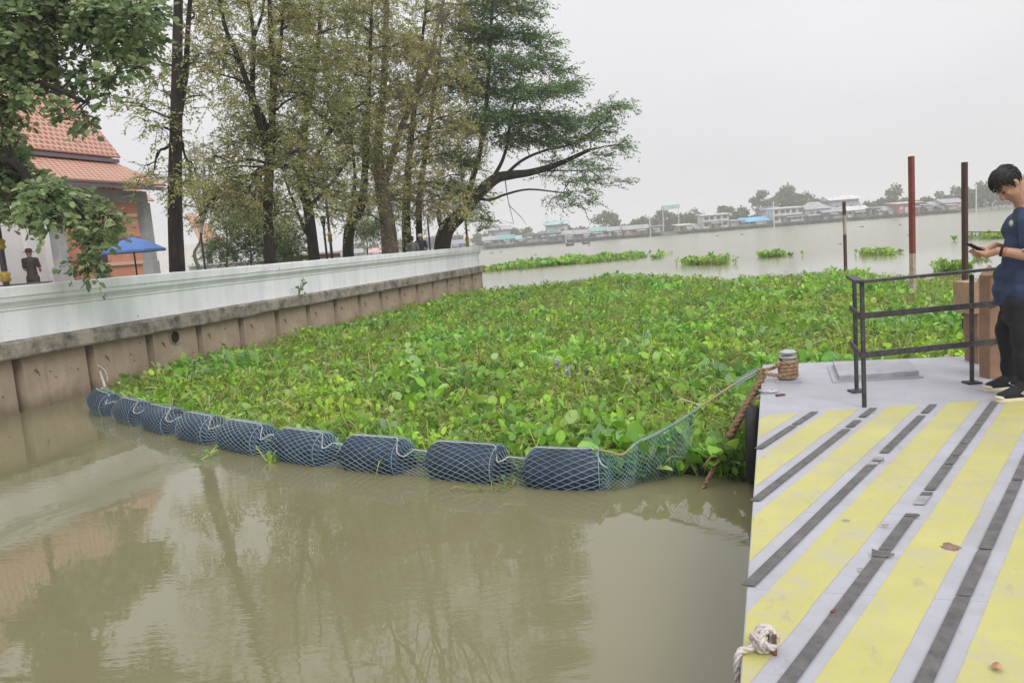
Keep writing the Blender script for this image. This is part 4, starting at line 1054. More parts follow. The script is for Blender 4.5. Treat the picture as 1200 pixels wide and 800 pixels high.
tree('shade_tree', 'tree with thick pale brown trunk leaning over the wall coping', tuple(b5), t5, cl5, PAL_OLIVE, [4, 4, 4, 3, 3, 2], M_bark2, .38, .12, 52, 19, G_T, flat=.4, droop=.3,
     extra_stems=[([at(448, 225, D5), at(470, 150, D5), at(500, 80, D5), at(520, 0, D5)], .16)])
b6 = base_at(476, -2.8); D6 = b6[1]
cl6 = clumps_px(fill(470, 555, 30, 262, 35), D6, 1.2, (18, 30)) + clumps_px(fill(500, 590, -250, -10, 72), D6, 1.2, (30, 42))
tree('shade_tree', 'slim dark trunked tree beside the two seated people', tuple(b6), [b6, at(476, 250, D6), at(480, 180, D6), at(490, 90, D6), at(500, 0, D6)], cl6, PAL_OLIVE, WTS, M_bark, .24, .12, 52, 19, G_T, flat=.4, droop=.3)
b7 = base_at(491, -2.4); D7 = b7[1]
cl7 = clumps_px(fill(495, 560, 60, 250, 42), D7, 1.0, (18, 28), (.8, .95, .85))
tree('shade_tree', 'slim dark trunked tree behind the person in a pale hat', tuple(b7), [b7, at(491, 240, D7), at(500, 170, D7), at(512, 90, D7), at(520, 10, D7)], cl7, PAL_OLIVE, WTS, M_bark, .17, .12, 52, 19, G_T, flat=.4, droop=.3)
# leaning feathery green tree at the end of the wall
b8 = base_at(514, -1.6); D8 = b8[1]
def layer(pts, D, dens=1.0, sh=(1, 1, 1)):
    out = []
    for px, py, r_ in pts:
        d = D+random.uniform(-1.2, 1.2); rr_ = r_/915*d; v_ = random.uniform(.85, 1.15)
        out.append((at(px, py, d), (rr_*1.15, rr_*1.3, rr_*.36), dens*(r_/24)**2, (sh[0]*v_, sh[1]*v_, sh[2]*v_)))
    return out
cl8 = layer([(560, 10, 26), (590, 8, 24), (618, 12, 16), (565, 40, 26), (600, 42, 26), (632, 50, 18), (560, 70, 24), (590, 80, 28), (622, 72, 22), (648, 82, 16), (555, 105, 24), (590, 110, 28), (625, 108, 26), (655, 104, 18), (668, 98, 11),
             (570, 138, 26), (602, 140, 28), (635, 140, 26), (660, 146, 22), (690, 140, 18), (708, 128, 15), (722, 123, 10), (590, 165, 22), (620, 162, 24), (650, 168, 20), (682, 160, 16), (705, 152, 12), (724, 172, 9),
             (540, 150, 22), (535, 190, 20), (528, 220, 18), (548, 40, 26), (535, 100, 24)], D8) \
    + layer([(655, 190, 15), (680, 192, 13), (700, 182, 12), (725, 170, 9), (668, 212, 14), (690, 208, 13), (712, 216, 8), (728, 212, 7), (650, 232, 12), (668, 240, 10), (690, 236, 9), (680, 225, 9), (556, 258, 14), (548, 246, 13), (562, 268, 9), (640, 205, 11), (700, 198, 9)], D8, .75) \
    + layer([(575, -30, 30), (610, -25, 24), (560, -80, 32), (600, -90, 30), (570, -150, 32), (540, -210, 30), (600, -150, 22)], D8, 1.0)
t8 = [b8, at(522, 272, D8), at(543, 248, D8), at(556, 232, D8), at(580, 210, D8+.2), at(600, 205, D8+.3), at(622, 202, D8+.3), at(655, 192, D8+.2), at(690, 176, D8)]
st8 = [([at(545, 246, D8), at(552, 215, D8), at(562, 180, D8), at(570, 120, D8), at(575, 40, D8), at(580, -60, D8)], .15),
       ([at(565, 225, D8), at(585, 196, D8), at(594, 170, D8), at(600, 130, D8), at(612, 80, D8)], .10),
       ([at(590, 207, D8+.3), at(612, 188, D8), at(640, 176, D8-.3), at(672, 168, D8-.5), at(712, 140, D8-.6)], .08),
       ([at(600, 205, D8+.3), at(622, 200, D8+.5), at(650, 200, D8+.6), at(690, 200, D8+.6)], .06),
       ([at(556, 232, D8), at(575, 234, D8-.3), at(592, 228, D8-.4), at(620, 222, D8-.4), at(660, 226, D8-.5)], .08),
       ([at(520, 274, D8), at(514, 255, D8), at(516, 235, D8)], .13),
       ([at(592, 210, D8), at(595, 232, D8-.2), at(602, 262, D8-.3)], .025), ([at(596, 240, D8-.2), at(612, 256, D8-.2), at(617, 264, D8-.2)], .016)]
tree('feathery_tree', 'leaning tree with dark crooked trunk and feathery green layers over the river', tuple(b8), t8, cl8, PAL_GREEN, [4, 3, 4, 2, 1], M_bark, .40, .15, 125, 15, G_T,
     flat=.25, droop=.25, outdir=(.5, -.1, .12), extra_stems=st8, wratio=.36, twl=.7, limb_r=.035)
# broad-leaved tree hanging in from outside the frame
b0 = np.array([-13.2, 14.4, GZ-.02]); D0 = 13.6
def bl(pts, D, sh=(1, 1, 1)):
    out = []
    for it in pts:
        px, py, r_ = it[:3]; d = D+random.uniform(-.7, .7); rr_ = r_/915*d; v_ = random.uniform(.8, 1.2)
        out.append((at(px, py, d), (rr_*1.15, rr_*1.1, rr_*.75), (r_/26)**2*(it[3] if len(it) > 3 else 1), (sh[0]*v_, sh[1]*v_, sh[2]*v_)))
    return out
cl0 = bl([(10, 15, 26), (45, 20, 24), (80, 8, 24), (115, 12, 24), (150, 20, 22), (165, 42, 15), (140, 46, 16), (112, 34, 15), (20, 42, 18), (150, 70, 10), (163, 78, 8), (60, 34, 14), (172, 12, 14), (92, 28, 14),
          (8, 68, 22), (38, 74, 18), (70, 76, 12), (102, 80, 11), (128, 88, 8), (20, 98, 14), (-2, 112, 16), (60, 96, 8), (92, 102, 6), (75, 128, 6), (104, 142, 6), (82, 138, 5), (130, 110, 5), (48, 112, 5), (6, 130, 9),
          (2, 170, 13), (12, 195, 17), (8, 225, 20), (32, 212, 17), (55, 228, 17), (42, 242, 17), (78, 240, 15), (98, 238, 12), (114, 250, 12), (118, 266, 11), (108, 285, 11), (100, 303, 9), (105, 316, 6), (130, 254, 8), (94, 268, 9), (20, 250, 12), (68, 256, 10), (138, 268, 5), (0, 145, 10),
          (-30, 60, 34), (-30, 130, 30), (-30, 200, 30), (-60, 20, 36)], D0)
cl0 += bl([(20, -60, 36, .6), (90, -60, 36, .6), (150, -40, 30, .6), (40, -140, 40), (120, -140, 40), (-20, -220, 40), (60, -230, 40), (-60, -100, 40)], D0+.6)
t0 = [b0, b0+np.array([.2, 0, 2.2]), b0+np.array([.7, -.1, 4.0]), b0+np.array([1.6, -.3, 6.0]), b0+np.array([2.4, -.4, 8.0])]
st0 = [([b0+np.array([.2, 0, 2.0]), at(-20, 190, D0), at(40, 215, D0), at(90, 235, D0), at(105, 290, D0)], .09),
       ([b0+np.array([.5, 0, 3.2]), at(-20, 90, D0), at(40, 95, D0), at(100, 120, D0)], .09),
       ([b0+np.array([.8, -.1, 4.2]), at(10, 38, D0), at(70, 36, D0), at(100, 36, D0), at(150, 50, D0)], .10),
       ([at(102, 36, D0), at(95, 58, D0), at(91, 66, D0)], .02)]
tree('broadleaf_tree', 'broad leaved grey green tree overhanging the wall in front of the tiled roof', tuple(b0), t0, cl0, PAL_BROAD, [4, 4, 3, 2, 1], M_bark, .26, .118, 80, 9, None,
     flat=.7, droop=.45, extra_stems=st0, wratio=.70, twl=.30, limb_r=.03)
# bushes and low trees behind the wall
def bush(label, px, q, pys, r_, pal, wts, dens=1.0, name='bush', cat='bush', lsize=.10, stem=.06):
    b_ = base_at(px, q); D = b_[1]; cl_ = []
    for dx, py, rr_ in pys:
        d = D+random.uniform(-.6, .6); k = rr_/915*d; v_ = random.uniform(.85, 1.15); cl_.append((at(px+dx, py, d), (k*1.1, k*1.1, k*.8), dens, (v_, v_, v_)))
    top = at(px, min(p[1] for p in pys)+10, D)
    tree(name, label, tuple(b_), [b_, b_*.5+top*.5+np.array([.1, 0, 0]), top], cl_, pal, wts, M_bark, stem, lsize*1.25, 85, 11, None, cat=cat, limb_r=.02)
bush('dark green spreading bush behind the wall beside the lantern post', 290, -9, [(-25, 282, 18), (0, 272, 20), (22, 280, 18), (-10, 292, 18), (14, 294, 18), (-38, 292, 14), (34, 292, 13), (0, 255, 16), (20, 262, 14), (-18, 262, 15)], 20, PAL_GREEN, [4, 3, 4, 2, 1])
bush('yellow green young tree behind the wall with drooping leaves', 262, -12, [(0, 222, 18), (16, 236, 18), (-12, 240, 16), (8, 252, 16), (25, 215, 15), (38, 228, 17), (45, 245, 16), (30, 255, 15), (-25, 225, 14), (60, 236, 14)], 18, [(.33, .32, .07), (.25, .29, .08), (.40, .34, .10)], [3, 3, 2], .8, 'young_tree', 'tree')
bush('low green bush at the foot of the bent dark trunk', 338, -7, [(0, 280, 14), (10, 290, 13), (-12, 290, 12), (2, 268, 12)], 14, PAL_GREEN, [2, 4, 1, 3, 3])
bush('dark round topped small tree seen between forked and pale trunks', 428, -12, [(0, 262, 13), (10, 268, 12), (-10, 266, 11), (22, 264, 10), (2, 274, 9)], 13, PAL_GREEN, [4, 2, 5, 1, 0], 1.2, 'small_tree', 'tree')
# bare tree with thin twigs by the pavilion
bb = base_at(240, -14); Db = bb[1]
stb = []
for px, py in ((215, 180), (226, 165), (238, 160), (250, 170), (262, 185), (205, 205), (258, 205), (246, 195), (228, 195)):
    stb.append(([at(238, 262, Db), at(238+(px-238)*.35, 232, Db), at(px, py, Db+random.uniform(-1, 1))], .05))
clb = [(at(px, py, Db), (.6, .6, .5), .35, (1, 1, 1)) for px, py in ((215, 190), (230, 175), (250, 185), (262, 200), (242, 205), (210, 215), (225, 225), (205, 240), (232, 250))]
tree('bare_tree', 'thin bare tree with few rusty leaves beside the lantern post', tuple(bb), [bb, at(228, 300, Db), at(235, 280, Db), at(240, 230, Db), at(240, 190, Db)], clb, [(.30, .16, .07), (.24, .20, .06), (.18, .12, .06)], [3, 2, 2], mat('bark_grey', (.16, .13, .11), .95, var=.3), .10, .09, 30, 7, None, extra_stems=stb, limb_r=.015)
# weed growing on the cap beam
wp = W(8.95, .1, 1.215); wr = empty('weed', wp); tag(wr, 'thin leggy weed growing out of the cap beam against white wall', 'weed')
ws = MB(); lfP = []; lfD = []
for dx, dy, h in ((.02, .05, .42), (-.10, -.25, .22), (.03, .22, .30), (-.02, -.12, .14), (.04, .1, .34)):
    e = np.array([dx+.12, dy, h]); pth = limb_path((0, 0, 0), e, .05, .2, 5); ws.tube(pth, [.008*(1-.7*i/5) for i in range(6)], 5)
    for i in range(2, 6):
        lfP.append(pth[i]); lfD.append(rand_unit(1)[0]+np.array([.4, -.2, 0]))
    for _ in range(3): lfP.append(pth[5]+rng.normal(0, .03, 3)); lfD.append(rand_unit(1)[0])
ws.build('stem', M_bark, wr, True); lfP = np.array(lfP); n = len(lfP)
o_ = link('leaves', leaves_mesh('leaves', lfP, np.array(lfD), rand_unit(n), np.full(n, .085), np.full(n, .06), pick_cols(n, PAL_GREEN, [4, 3, 4, 2, 1])), M_leaf, wr); o_['kind'] = 'stuff'

# ================================================================== TEMPLE PAVILION AND GROUNDS
def sq_of(p): v_ = np.array(p[:2])-WA; return float(v_@wd), float(v_@wn)
def roof_mat(name, c1, c2, gap):
    m_ = bpy.data.materials.new(name); m_.use_nodes = True; t_ = m_.node_tree; N_ = t_.nodes; L_ = t_.links; b_ = N_['Principled BSDF']; b_.inputs['Roughness'].default_value = .6
    u_ = N_.new('ShaderNodeUVMap'); br = N_.new('ShaderNodeTexBrick'); br.inputs['Scale'].default_value = 1.0
    br.inputs['Brick Width'].default_value = .24; br.inputs['Row Height'].default_value = .23; br.inputs['Mortar Size'].default_value = .040; br.inputs['Mortar Smooth'].default_value = .3
    br.inputs['Color1'].default_value = (*c1, 1); br.inputs['Color2'].default_value = (*c2, 1); br.inputs['Mortar'].default_value = (*gap, 1); br.inputs['Bias'].default_value = 0
    L_.new(u_.outputs[0], br.inputs['Vector'])
    n_ = N_.new('ShaderNodeTexNoise'); n_.inputs['Scale'].default_value = .8; n_.inputs['Detail'].default_value = 5; L_.new(u_.outputs[0], n_.inputs['Vector'])
    x_ = N_.new('ShaderNodeMix'); x_.data_type = 'RGBA'; x_.blend_type = 'MULTIPLY'; x_.inputs['Factor'].default_value = .5
    L_.new(br.outputs['Color'], x_.inputs[6]); L_.new(n_.outputs['Color'], x_.inputs[7])
    hs_ = N_.new('ShaderNodeMix'); hs_.data_type = 'RGBA'; hs_.inputs['Factor'].default_value = .25; L_.new(br.outputs['Color'], hs_.inputs[6]); L_.new(x_.outputs[2], hs_.inputs[7])
    L_.new(hs_.outputs[2], b_.inputs['Base Color'])
    bp_ = N_.new('ShaderNodeBump'); bp_.inputs['Strength'].default_value = .8; bp_.inputs['Distance'].default_value = .03; bp_.invert = True
    L_.new(br.outputs['Fac'], bp_.inputs['Height']); L_.new(bp_.outputs[0], b_.inputs['Normal']); return m_
M_tile = roof_mat('orange_roof_tiles', (0.37, 0.105, 0.05), (0.45, 0.155, 0.08), (0.62, 0.42, 0.34))
def roof_face(name, quad, parent, m_, off, th=.08):
    """quad of world points (eave left, eave right, top right, top left) as a tiled slab"""
    q_ = [np.array(p)-off for p in quad]; me_ = bpy.data.meshes.new(name); nrm = np.cross(q_[1]-q_[0], q_[-1]-q_[0]); nrm /= np.linalg.norm(nrm)
    if nrm[2] < 0: nrm = -nrm
    n_ = len(q_); vv = [tuple(p) for p in q_]+[tuple(p-nrm*th) for p in q_]
    fs = [tuple(range(n_)), tuple(range(2*n_-1, n_-1, -1))]+[(i, n_+i, n_+(i+1) % n_, (i+1) % n_) for i in range(n_)]
    me_.from_pydata(vv, [], fs); uvl = me_.uv_layers.new(name='UVMap')
    ex = (q_[1]-q_[0])/np.linalg.norm(q_[1]-q_[0]); ey = np.cross(nrm, ex)
    for lp_ in me_.loops:
        p = np.array(me_.vertices[lp_.vertex_index].co)-q_[0]; uvl.data[lp_.index].uv = (float(p@ex), float(p@ey))
    return link(name, me_, m_, parent)
M_plaster = mat('white_plaster', (0.72, 0.70, 0.68), .8, var=.08, scale=2)
M_greycol = mat('grey_column_paint', (0.44, 0.44, 0.45), .8, var=.12, scale=2)
M_orange = mat('salmon_wall', (0.55, 0.24, 0.15), .8, var=.1, scale=1.5)
M_fascia = mat('mauve_fascia', (0.20, 0.15, 0.19), .7)
M_darkwood = mat('dark_wood', (0.035, 0.025, 0.02), .7)
sR = sq_of(wall_at(188, -10.0))[0]; SL = -14.0
pav = empty('temple_pavilion', W(sR-3, -13.5, GZ)); poff = np.array(pav.location)
tag(pav, 'temple pavilion with two tiered orange tiled roof on grey square columns', 'pavilion')
def wbox(name, s0, s1, q0, q1, z0, z1, m_, par=pav, off=None, **k):
    off = poff if off is None else off
    pts_ = [np.array(W(s, q, 0))[:2]-off[:2] for s, q in ((s0, q0), (s1, q0), (s1, q1), (s0, q1))]
    if (s1-s0)*(q1-q0) > 0: pts_ = pts_[::-1]
    return MB().prism([tuple(p) for p in pts_], z0-off[2], z1-off[2]).build(name, m_, par, **k)
ZE, ZT, ZU, ZR = 5.40, 6.42, 6.60, 11.2
# ridge end found so that the hip runs along the line seen in the photograph
sr_e = None
for s in np.arange(sR, sR-8, -.05):
    X, Y = proj(W(s, -14.6, ZR))
    if X < 150-(182-Y)*50/87: sr_e = s; break
sr_e = sr_e or sR-2
sU = sq_of(wall_at(151, -11.4))[0]
roof_face('roof', [W(SL, -9.5, ZE), W(sR+.35, -9.5, ZE), W(sU+.2, -11.5, ZT), W(SL, -11.5, ZT)], pav, M_tile, poff)
roof_face('roof', [W(sR+.35, -9.5, ZE), W(sR+.35, -19.7, ZE), W(sU+.2, -17.7, ZT), W(sU+.2, -11.5, ZT)], pav, M_tile, poff)
roof_face('roof', [W(SL, -11.2, ZU), W(sU+.2, -11.2, ZU), W(sr_e, -14.6, ZR), W(SL, -14.6, ZR)], pav, M_tile, poff)
roof_face('roof', [W(sU+.2, -11.2, ZU), W(sU+.2, -18.0, ZU), W(sr_e, -14.6, ZR)], pav, M_tile, poff)
roof_face('roof', [W(sU+.2, -18.0, ZU), W(SL, -18.0, ZU), W(SL, -14.6, ZR), W(sr_e, -14.6, ZR)], pav, M_tile, poff)
wbox('fascia', SL, sU+.15, -11.35, -11.25, ZU-.22, ZU-.085, M_fascia)
wbox('fascia_band', SL, sU+.1, -11.6, -11.45, ZT-.03, ZU-.225, M_plaster)
wbox('upper_wall', SL, sU-.1, -17.5, -11.61, ZT-.9, ZU-.1, M_plaster)
wbox('eave_beam', SL, sR+.1, -10.55, -10.25, ZE-.62, ZE-.2, M_greycol)
wbox('eave_board', SL, sR+.3, -9.62, -9.56, ZE-.23, ZE-.09, M_fascia)
for px in (178, 75, -60):
    s_ = sq_of(wall_at(px, -10.4))[0]
    wbox('column', s_-.18, s_+.18, -10.58, -10.22, GZ, ZE-.625, M_greycol, bevel=.02)
    wbox('column_base', s_-.22, s_+.22, -10.62, -10.18, GZ, GZ+1.3, M_greycol, bevel=.02)
wh_ = empty('white_hall', W(4, -24, GZ)); whoff = np.array(wh_.location); tag(wh_, 'bright white walled hall seen under the pavilion roof', 'building')
M_brightw = mat('fresh_white_plaster', (0.82, 0.80, 0.80), .8, var=.04, scale=1)
s_w = sq_of(wall_at(70, -20.6))[0]
wbox('wall', SL-6, s_w, -27, -20.6, GZ, 6.4, M_brightw, wh_, whoff)
for px_ in (38, 62): wbox('pilaster', sq_of(wall_at(px_, -20.6))[0]-.22, sq_of(wall_at(px_, -20.6))[0]+.22, -20.59, -20.3, GZ, 6.3, M_brightw, wh_, whoff)
wbox('cornice', SL-6, s_w+.15, -27.1, -20.35, 6.4, 6.65, M_plaster, wh_, whoff)
sx = sq_of(wall_at(100, -16.9))[0]
# beam with dark struts behind the corner column
for k in range(2):
    wbox('strut', sR-.8-k*.9, sR-.7-k*.9, -13.6, -10.6, ZE-1.1, ZE-1.0, M_darkwood)
# salmon shrine hall standing behind the pavilion
shr = empty('salmon_hall', W(22, -24, GZ)); soff = np.array(shr.location)
tag(shr, 'salmon pink hall behind the pavilion columns with banded walls', 'building')
s_a = sq_of(wall_at(95, -22))[0]; s_b = sq_of(wall_at(170, -22))[0]
wbox('wall', s_a, s_b, -30, -22, GZ, 6.2, M_orange, shr, soff)
M_band = mat('pale_band', (.62, .42, .33), .8)
for z in (2.6, 4.0, 5.3): wbox('band', s_a-.05, s_b+.05, -21.99, -21.88, z, z+.18, M_band if z != 4.0 else mat('dark_band', (.30, .10, .07), .8), shr, soff)
wbox('doorway', s_a+1.0, s_a+1.9, -21.99, -21.93, GZ, 3.4, M_darkwood, shr, soff)
roof_face('roof', [W(s_a-.6, -21.2, 6.2), W(s_b+.6, -21.2, 6.2), W(s_b+.6, -26, 10.0), W(s_a-.6, -26, 10.0)], shr, M_tile, soff)
h2 = empty('tiled_hall', W(40, -30, GZ)); hoff = np.array(h2.location); tag(h2, 'distant temple hall with orange roof seen through the bare tree', 'building')
s_a = sq_of(wall_at(236, -44))[0]; s_b = sq_of(wall_at(256, -44))[0]
wbox('wall', s_a, s_b, -54, -44, GZ, 4.6, M_plaster, h2, hoff)
roof_face('roof', [W(s_a-.8, -43, 4.4), W(s_b+.8, -43, 4.4), W(s_b-.6, -45.6, 7.8), W(s_a+.6, -45.6, 7.8)], h2, M_tile, hoff)
for k in range(3): wbox('window', s_a+1+k*2.2, s_a+1.9+k*2.2, -44, -43.94, 2.2, 3.7, M_darkwood, h2, hoff)
# low white walls and a kiosk beyond the trees
lw = empty('garden_wall', W(30, -16, GZ)); loff = np.array(lw.location); tag(lw, 'low pale garden wall with grey cap behind the bushes', 'wall')
s_a = sq_of(wall_at(225, -16))[0]; s_b = sq_of(wall_at(350, -16))[0]
wbox('wall', s_a, s_b, -16.2, -16, GZ, 2.2, M_greycol, lw, loff); wbox('cap', s_a-.05, s_b+.05, -16.26, -15.94, 2.2, 2.3, M_plaster, lw, loff)
kk = empty('kiosk', W(34, -12, GZ)); koff = np.array(kk.location); tag(kk, 'small brown kiosk with pale lintel between bent and forked trunks', 'kiosk')
s_a = sq_of(wall_at(372, -9))[0]; s_b = sq_of(wall_at(399, -9))[0]
wbox('body', s_a, s_b, -11, -9, GZ, 2.32, mat('kiosk_brown', (.28, .14, .08), .8, var=.2), kk, koff); wbox('roof_slab', s_a-.2, s_b+.2, -11.2, -8.8, 2.325, 2.42, M_plaster, kk, koff)
# parasol
M_blue = mat('blue_canvas', (0.10, 0.20, 0.48), .8, var=.1, scale=3)
pp = wall_at(160, -6.5); um = empty('parasol', (pp[0], pp[1], GZ)); tag(um, 'blue market parasol open beside the pavilion column', 'parasol')
zr = ony(160, 293, pp[1])[2]-GZ; zt = ony(158, 277, pp[1])[2]-GZ; rr_ = 36/915*pp[1]
can = MB(); nseg = 8; P = [(0, 0, zt)]; 
for ring_, (rf, zf) in enumerate(((.5, .62), (1, 0))):
    for k in range(nseg*2):
        a = math.pi*k/nseg; s_ = 1.0 if k % 2 == 0 else .955; P.append((rr_*rf*s_*math.cos(a), rr_*rf*s_*math.sin(a), zr+(zt-zr)*zf+(0 if k % 2 == 0 else -.0)))
n_ = nseg*2; P += [(P[1+n_+k][0], P[1+n_+k][1], zr-.07) for k in range(n_)]
Fc = [(0, 1+k, 1+(k+1) % n_) for k in range(n_)]
for r_ in range(2): Fc += [(1+r_*n_+k, 1+(r_+1)*n_+k, 1+(r_+1)*n_+(k+1) % n_, 1+r_*n_+(k+1) % n_) for k in range(n_)]
can.add(P, Fc); co = can.build('canopy', M_blue, um); so = co.modifiers.new('t', 'SOLIDIFY'); so.thickness = .008
MB().tube([(0, 0, 0), (0, 0, zt+.08)], .025, 8).build('pole', M_darkwood, um, True)
for k in range(8):
    a = 2*math.pi*k/8; MB().tube([(0, 0, zt-.05), (rr_*.97*math.cos(a), rr_*.97*math.sin(a), zr-.02)], .01, 5).build('rib', M_darkwood, um)
MB().lathe((0, 0, 0), [(.28, 0), (.28, .06), (.05, .1)], 16).build('base', M_greycol, um)
# lamp posts
M_iron = mat('lamp_dark_iron', (0.03, 0.022, 0.035), .5, var=.2); M_gold = mat('gold_paint', (0.42, 0.30, 0.05), .45, metal=.4, var=.2)
M_lglass = mat('lamp_frosted_glass', (.6, .6, .6), .3)
def lamp(label, px, q, top_py, r_, lantern=True, gold=(), name='lamp_post'):
    p = wall_at(px, q); o_ = empty(name, (p[0], p[1], GZ)); tag(o_, label, 'lamp post')
    H_ = ony(px, top_py, p[1])[2]-GZ
    MB().lathe((0, 0, 0), [(r_*2.2, 0), (r_*2.2, .15), (r_*1.4, .22), (r_*1.1, .5), (r_, H_-(.45 if lantern else 0))], 14).build('shaft', M_iron, o_, True)
    for g in gold:
        z = ony(px, g[0], p[1])[2]-GZ; z2 = ony(px, g[1], p[1])[2]-GZ
        MB().lathe((0, 0, 0), [(r_*1.15, z2), (r_*1.9, z2+(z-z2)*.2), (r_*1.5, z2+(z-z2)*.5), (r_*2.0, z2+(z-z2)*.75), (r_*1.2, z)], 14).build('gold_collar', M_gold, o_, True)
    if lantern:
        MB().lathe((0, 0, 0), [(r_*1.2, H_-.45), (.07, H_-.42), (.12, H_-.12)], 6).build('lantern', M_lglass if lantern == 'g' else M_iron, o_)
        MB().lathe((0, 0, 0), [(.15, H_-.115), (.10, H_-.04), (.02, H_)], 6).build('lantern_cap', M_iron, o_)
lamp('black and gold ornamental lamp post just behind the white wall', 7, -1.0, -60, .048, False, ((279, 292), (318, 331)))
lamp('thin lantern post beside the bare tree and dark bush', 240, -6, 257, .035, 'g')
lamp('thin black lantern post between bent trunk and kiosk', 383, -4.5, 252, .045)
lamp('dark post with gold collar behind the black lantern post', 389, -6.5, 190, .06, False, ((272, 284),))
lamp('slim dark lamp post with gold foot at the wall end', 548, -.9, 195, .05, False, ((276, 290),))
lamp('short dark post behind the leaning trunk', 525, -2.5, 274, .05, False)
lamp('thin pale flag pole by the leaning trunk', 504, -2.6, 255, .04, False)

# people at the far end of the wall and in the pavilion, seen over the coping
def human_mesh(parts, voxel, name, m_, par, smooth_it=6, rem=True):
    """parts: capsule chains / spheres collected in one MB, fused into one continuous skin"""
    me_ = bpy.data.meshes.new(name); me_.from_pydata(parts.v, [], parts.f); me_.update()
    tmp = bpy.data.objects.new('tmp', me_); COL.objects.link(tmp)
    r_ = tmp.modifiers.new('r', 'REMESH'); r_.mode = 'VOXEL'; r_.voxel_size = voxel
    if smooth_it: s_ = tmp.modifiers.new('s', 'SMOOTH'); s_.iterations = smooth_it; s_.factor = .5
    dg = bpy.context.evaluated_depsgraph_get(); dg.update(); ev = tmp.evaluated_get(dg)
    out = bpy.data.meshes.new_from_object(ev); out.name = name
    bpy.data.objects.remove(tmp); out.materials.clear()
    return link(name, out, m_, par, True)
def cap(mb, pts, rads, n=12):
    """chain of tapered capsules"""
    for (a, ra), (b_, rb) in zip(zip(pts[:-1], rads[:-1]), zip(pts[1:], rads[1:])):
        mb.tube([a, b_], [ra, rb], n)
    for p, r_ in zip(pts, rads): mb.sphere(p, r_, n, 8)
    return mb
M_skin = mat('skin', (0.42, 0.235, 0.155), .55, var=.08, scale=12)
M_hair = mat('black_hair', (0.012, 0.011, 0.011), .5, var=.4, scale=60, bump=.6, bscale=120)
def seated(label, px, pyhead, D, shirt, hatcol=None, stand=False):
    p = ony(px, pyhead, D); zt_ = p[2]; o_ = empty('person', (p[0], p[1], GZ)); tag(o_, label, 'person', None); h = zt_-GZ   # head top height
    hc_ = h-.12; sh_ = h-.32; hip = max(.12, h-.86); kn_ = (.02, hip*.52) if stand else (.42, hip+.02); an_ = .02 if stand else .45
    b_ = MB(); b_.sphere((0, 0, hc_), .095, 12, 8, (.9, 1, 1.2)); cap(b_, [(0, 0, hc_-.08), (0, 0, sh_+.02)], [.05, .06])
    cap(b_, [(0, 0, sh_-.05), (0, .02, sh_-.25), (0, .02, hip)], [.13, .12, .14]); cap(b_, [(-.17, 0, sh_), (.17, 0, sh_)], [.06, .06])
    for sg in (-1, 1):
        cap(b_, [(sg*.19, 0, sh_), (sg*.23, .05, sh_-.28), (sg*.12, .25, sh_-.36)], [.055, .045, .035]); cap(b_, [(sg*.10, .02, hip), (sg*.12, kn_[0], kn_[1]), (sg*.12, an_, .05)], [.085, .065, .045])
    human_mesh(b_, .022, 'body', M_skin, o_, 3)
    s_ = MB(); cap(s_, [(0, 0, sh_-.04), (0, .02, sh_-.25), (0, .02, hip-.05)], [.145, .138, .16]); cap(s_, [(-.17, 0, sh_), (.17, 0, sh_)], [.072, .072])
    for sg in (-1, 1): cap(s_, [(sg*.19, 0, sh_), (sg*.225, .04, sh_-.22)], [.068, .058])
    human_mesh(s_, .022, 'shirt', shirt, o_, 3)
    t_ = MB()
    for sg in (-1, 1): cap(t_, [(sg*.10, .02, hip), (sg*.12, kn_[0], kn_[1]), (sg*.12, an_, .08)], [.10, .078, .06])
    human_mesh(t_, .024, 'trousers', M_darkwood, o_, 3)
    if hatcol: MB().lathe((0, 0, hc_+.03), [(.17, 0), (.17, .012), (.10, .02), (.095, .09), (.06, .115), (.01, .12)], 18).build('hat', hatcol, o_, True)
    else: MB().sphere((0, -.015, hc_+.035), .104, 12, 8, (.92, .98, 1.05)).build('hair', M_hair, o_, True)
    if stand: return o_
    MB().box((0, .1, hip-.14), (.5, .45, .06)).build('seat_board', M_darkwood, o_); 
    for sg in (-1, 1): MB().box((sg*.2, .1, (hip-.17)/2), (.05, .4, hip-.172)).build('seat_leg', M_darkwood, o_)
    return o_
M_greyshirt = mat('grey_shirt', (.16, .15, .16), .9, var=.2); M_navy2 = mat('dark_blue_shirt', (.03, .035, .07), .9, var=.2); M_hat = mat('pale_hat', (.50, .47, .40), .9)
pS = wall_at(482, -1.3)[1]
seated('person in grey top seated beyond the wall with back turned', 482, 277, pS, M_greyshirt)
seated('person in dark clothes and pale hat seated beyond the wall', 492, 274.5, pS+.3, M_navy2, M_hat)
pS = 24.0
seated('person in dark clothes and dark hat standing inside the pavilion', 33, 292, pS, M_darkwood, mat('dark_hat', (.02, .018, .02), .9), True)
tb_ = wall_at(24, -5); td = empty('counter', (tb_[0], tb_[1], GZ), WROT-math.pi/2); tag(td, 'dark low counter in front of the standing figure in the pavilion', 'counter')
MB().box((0, 0, .42), (.6, 1.1, .84)).build('body', M_darkwood, td); MB().box((0, 0, .86), (.66, 1.2, .035)).build('top', M_fascia, td)

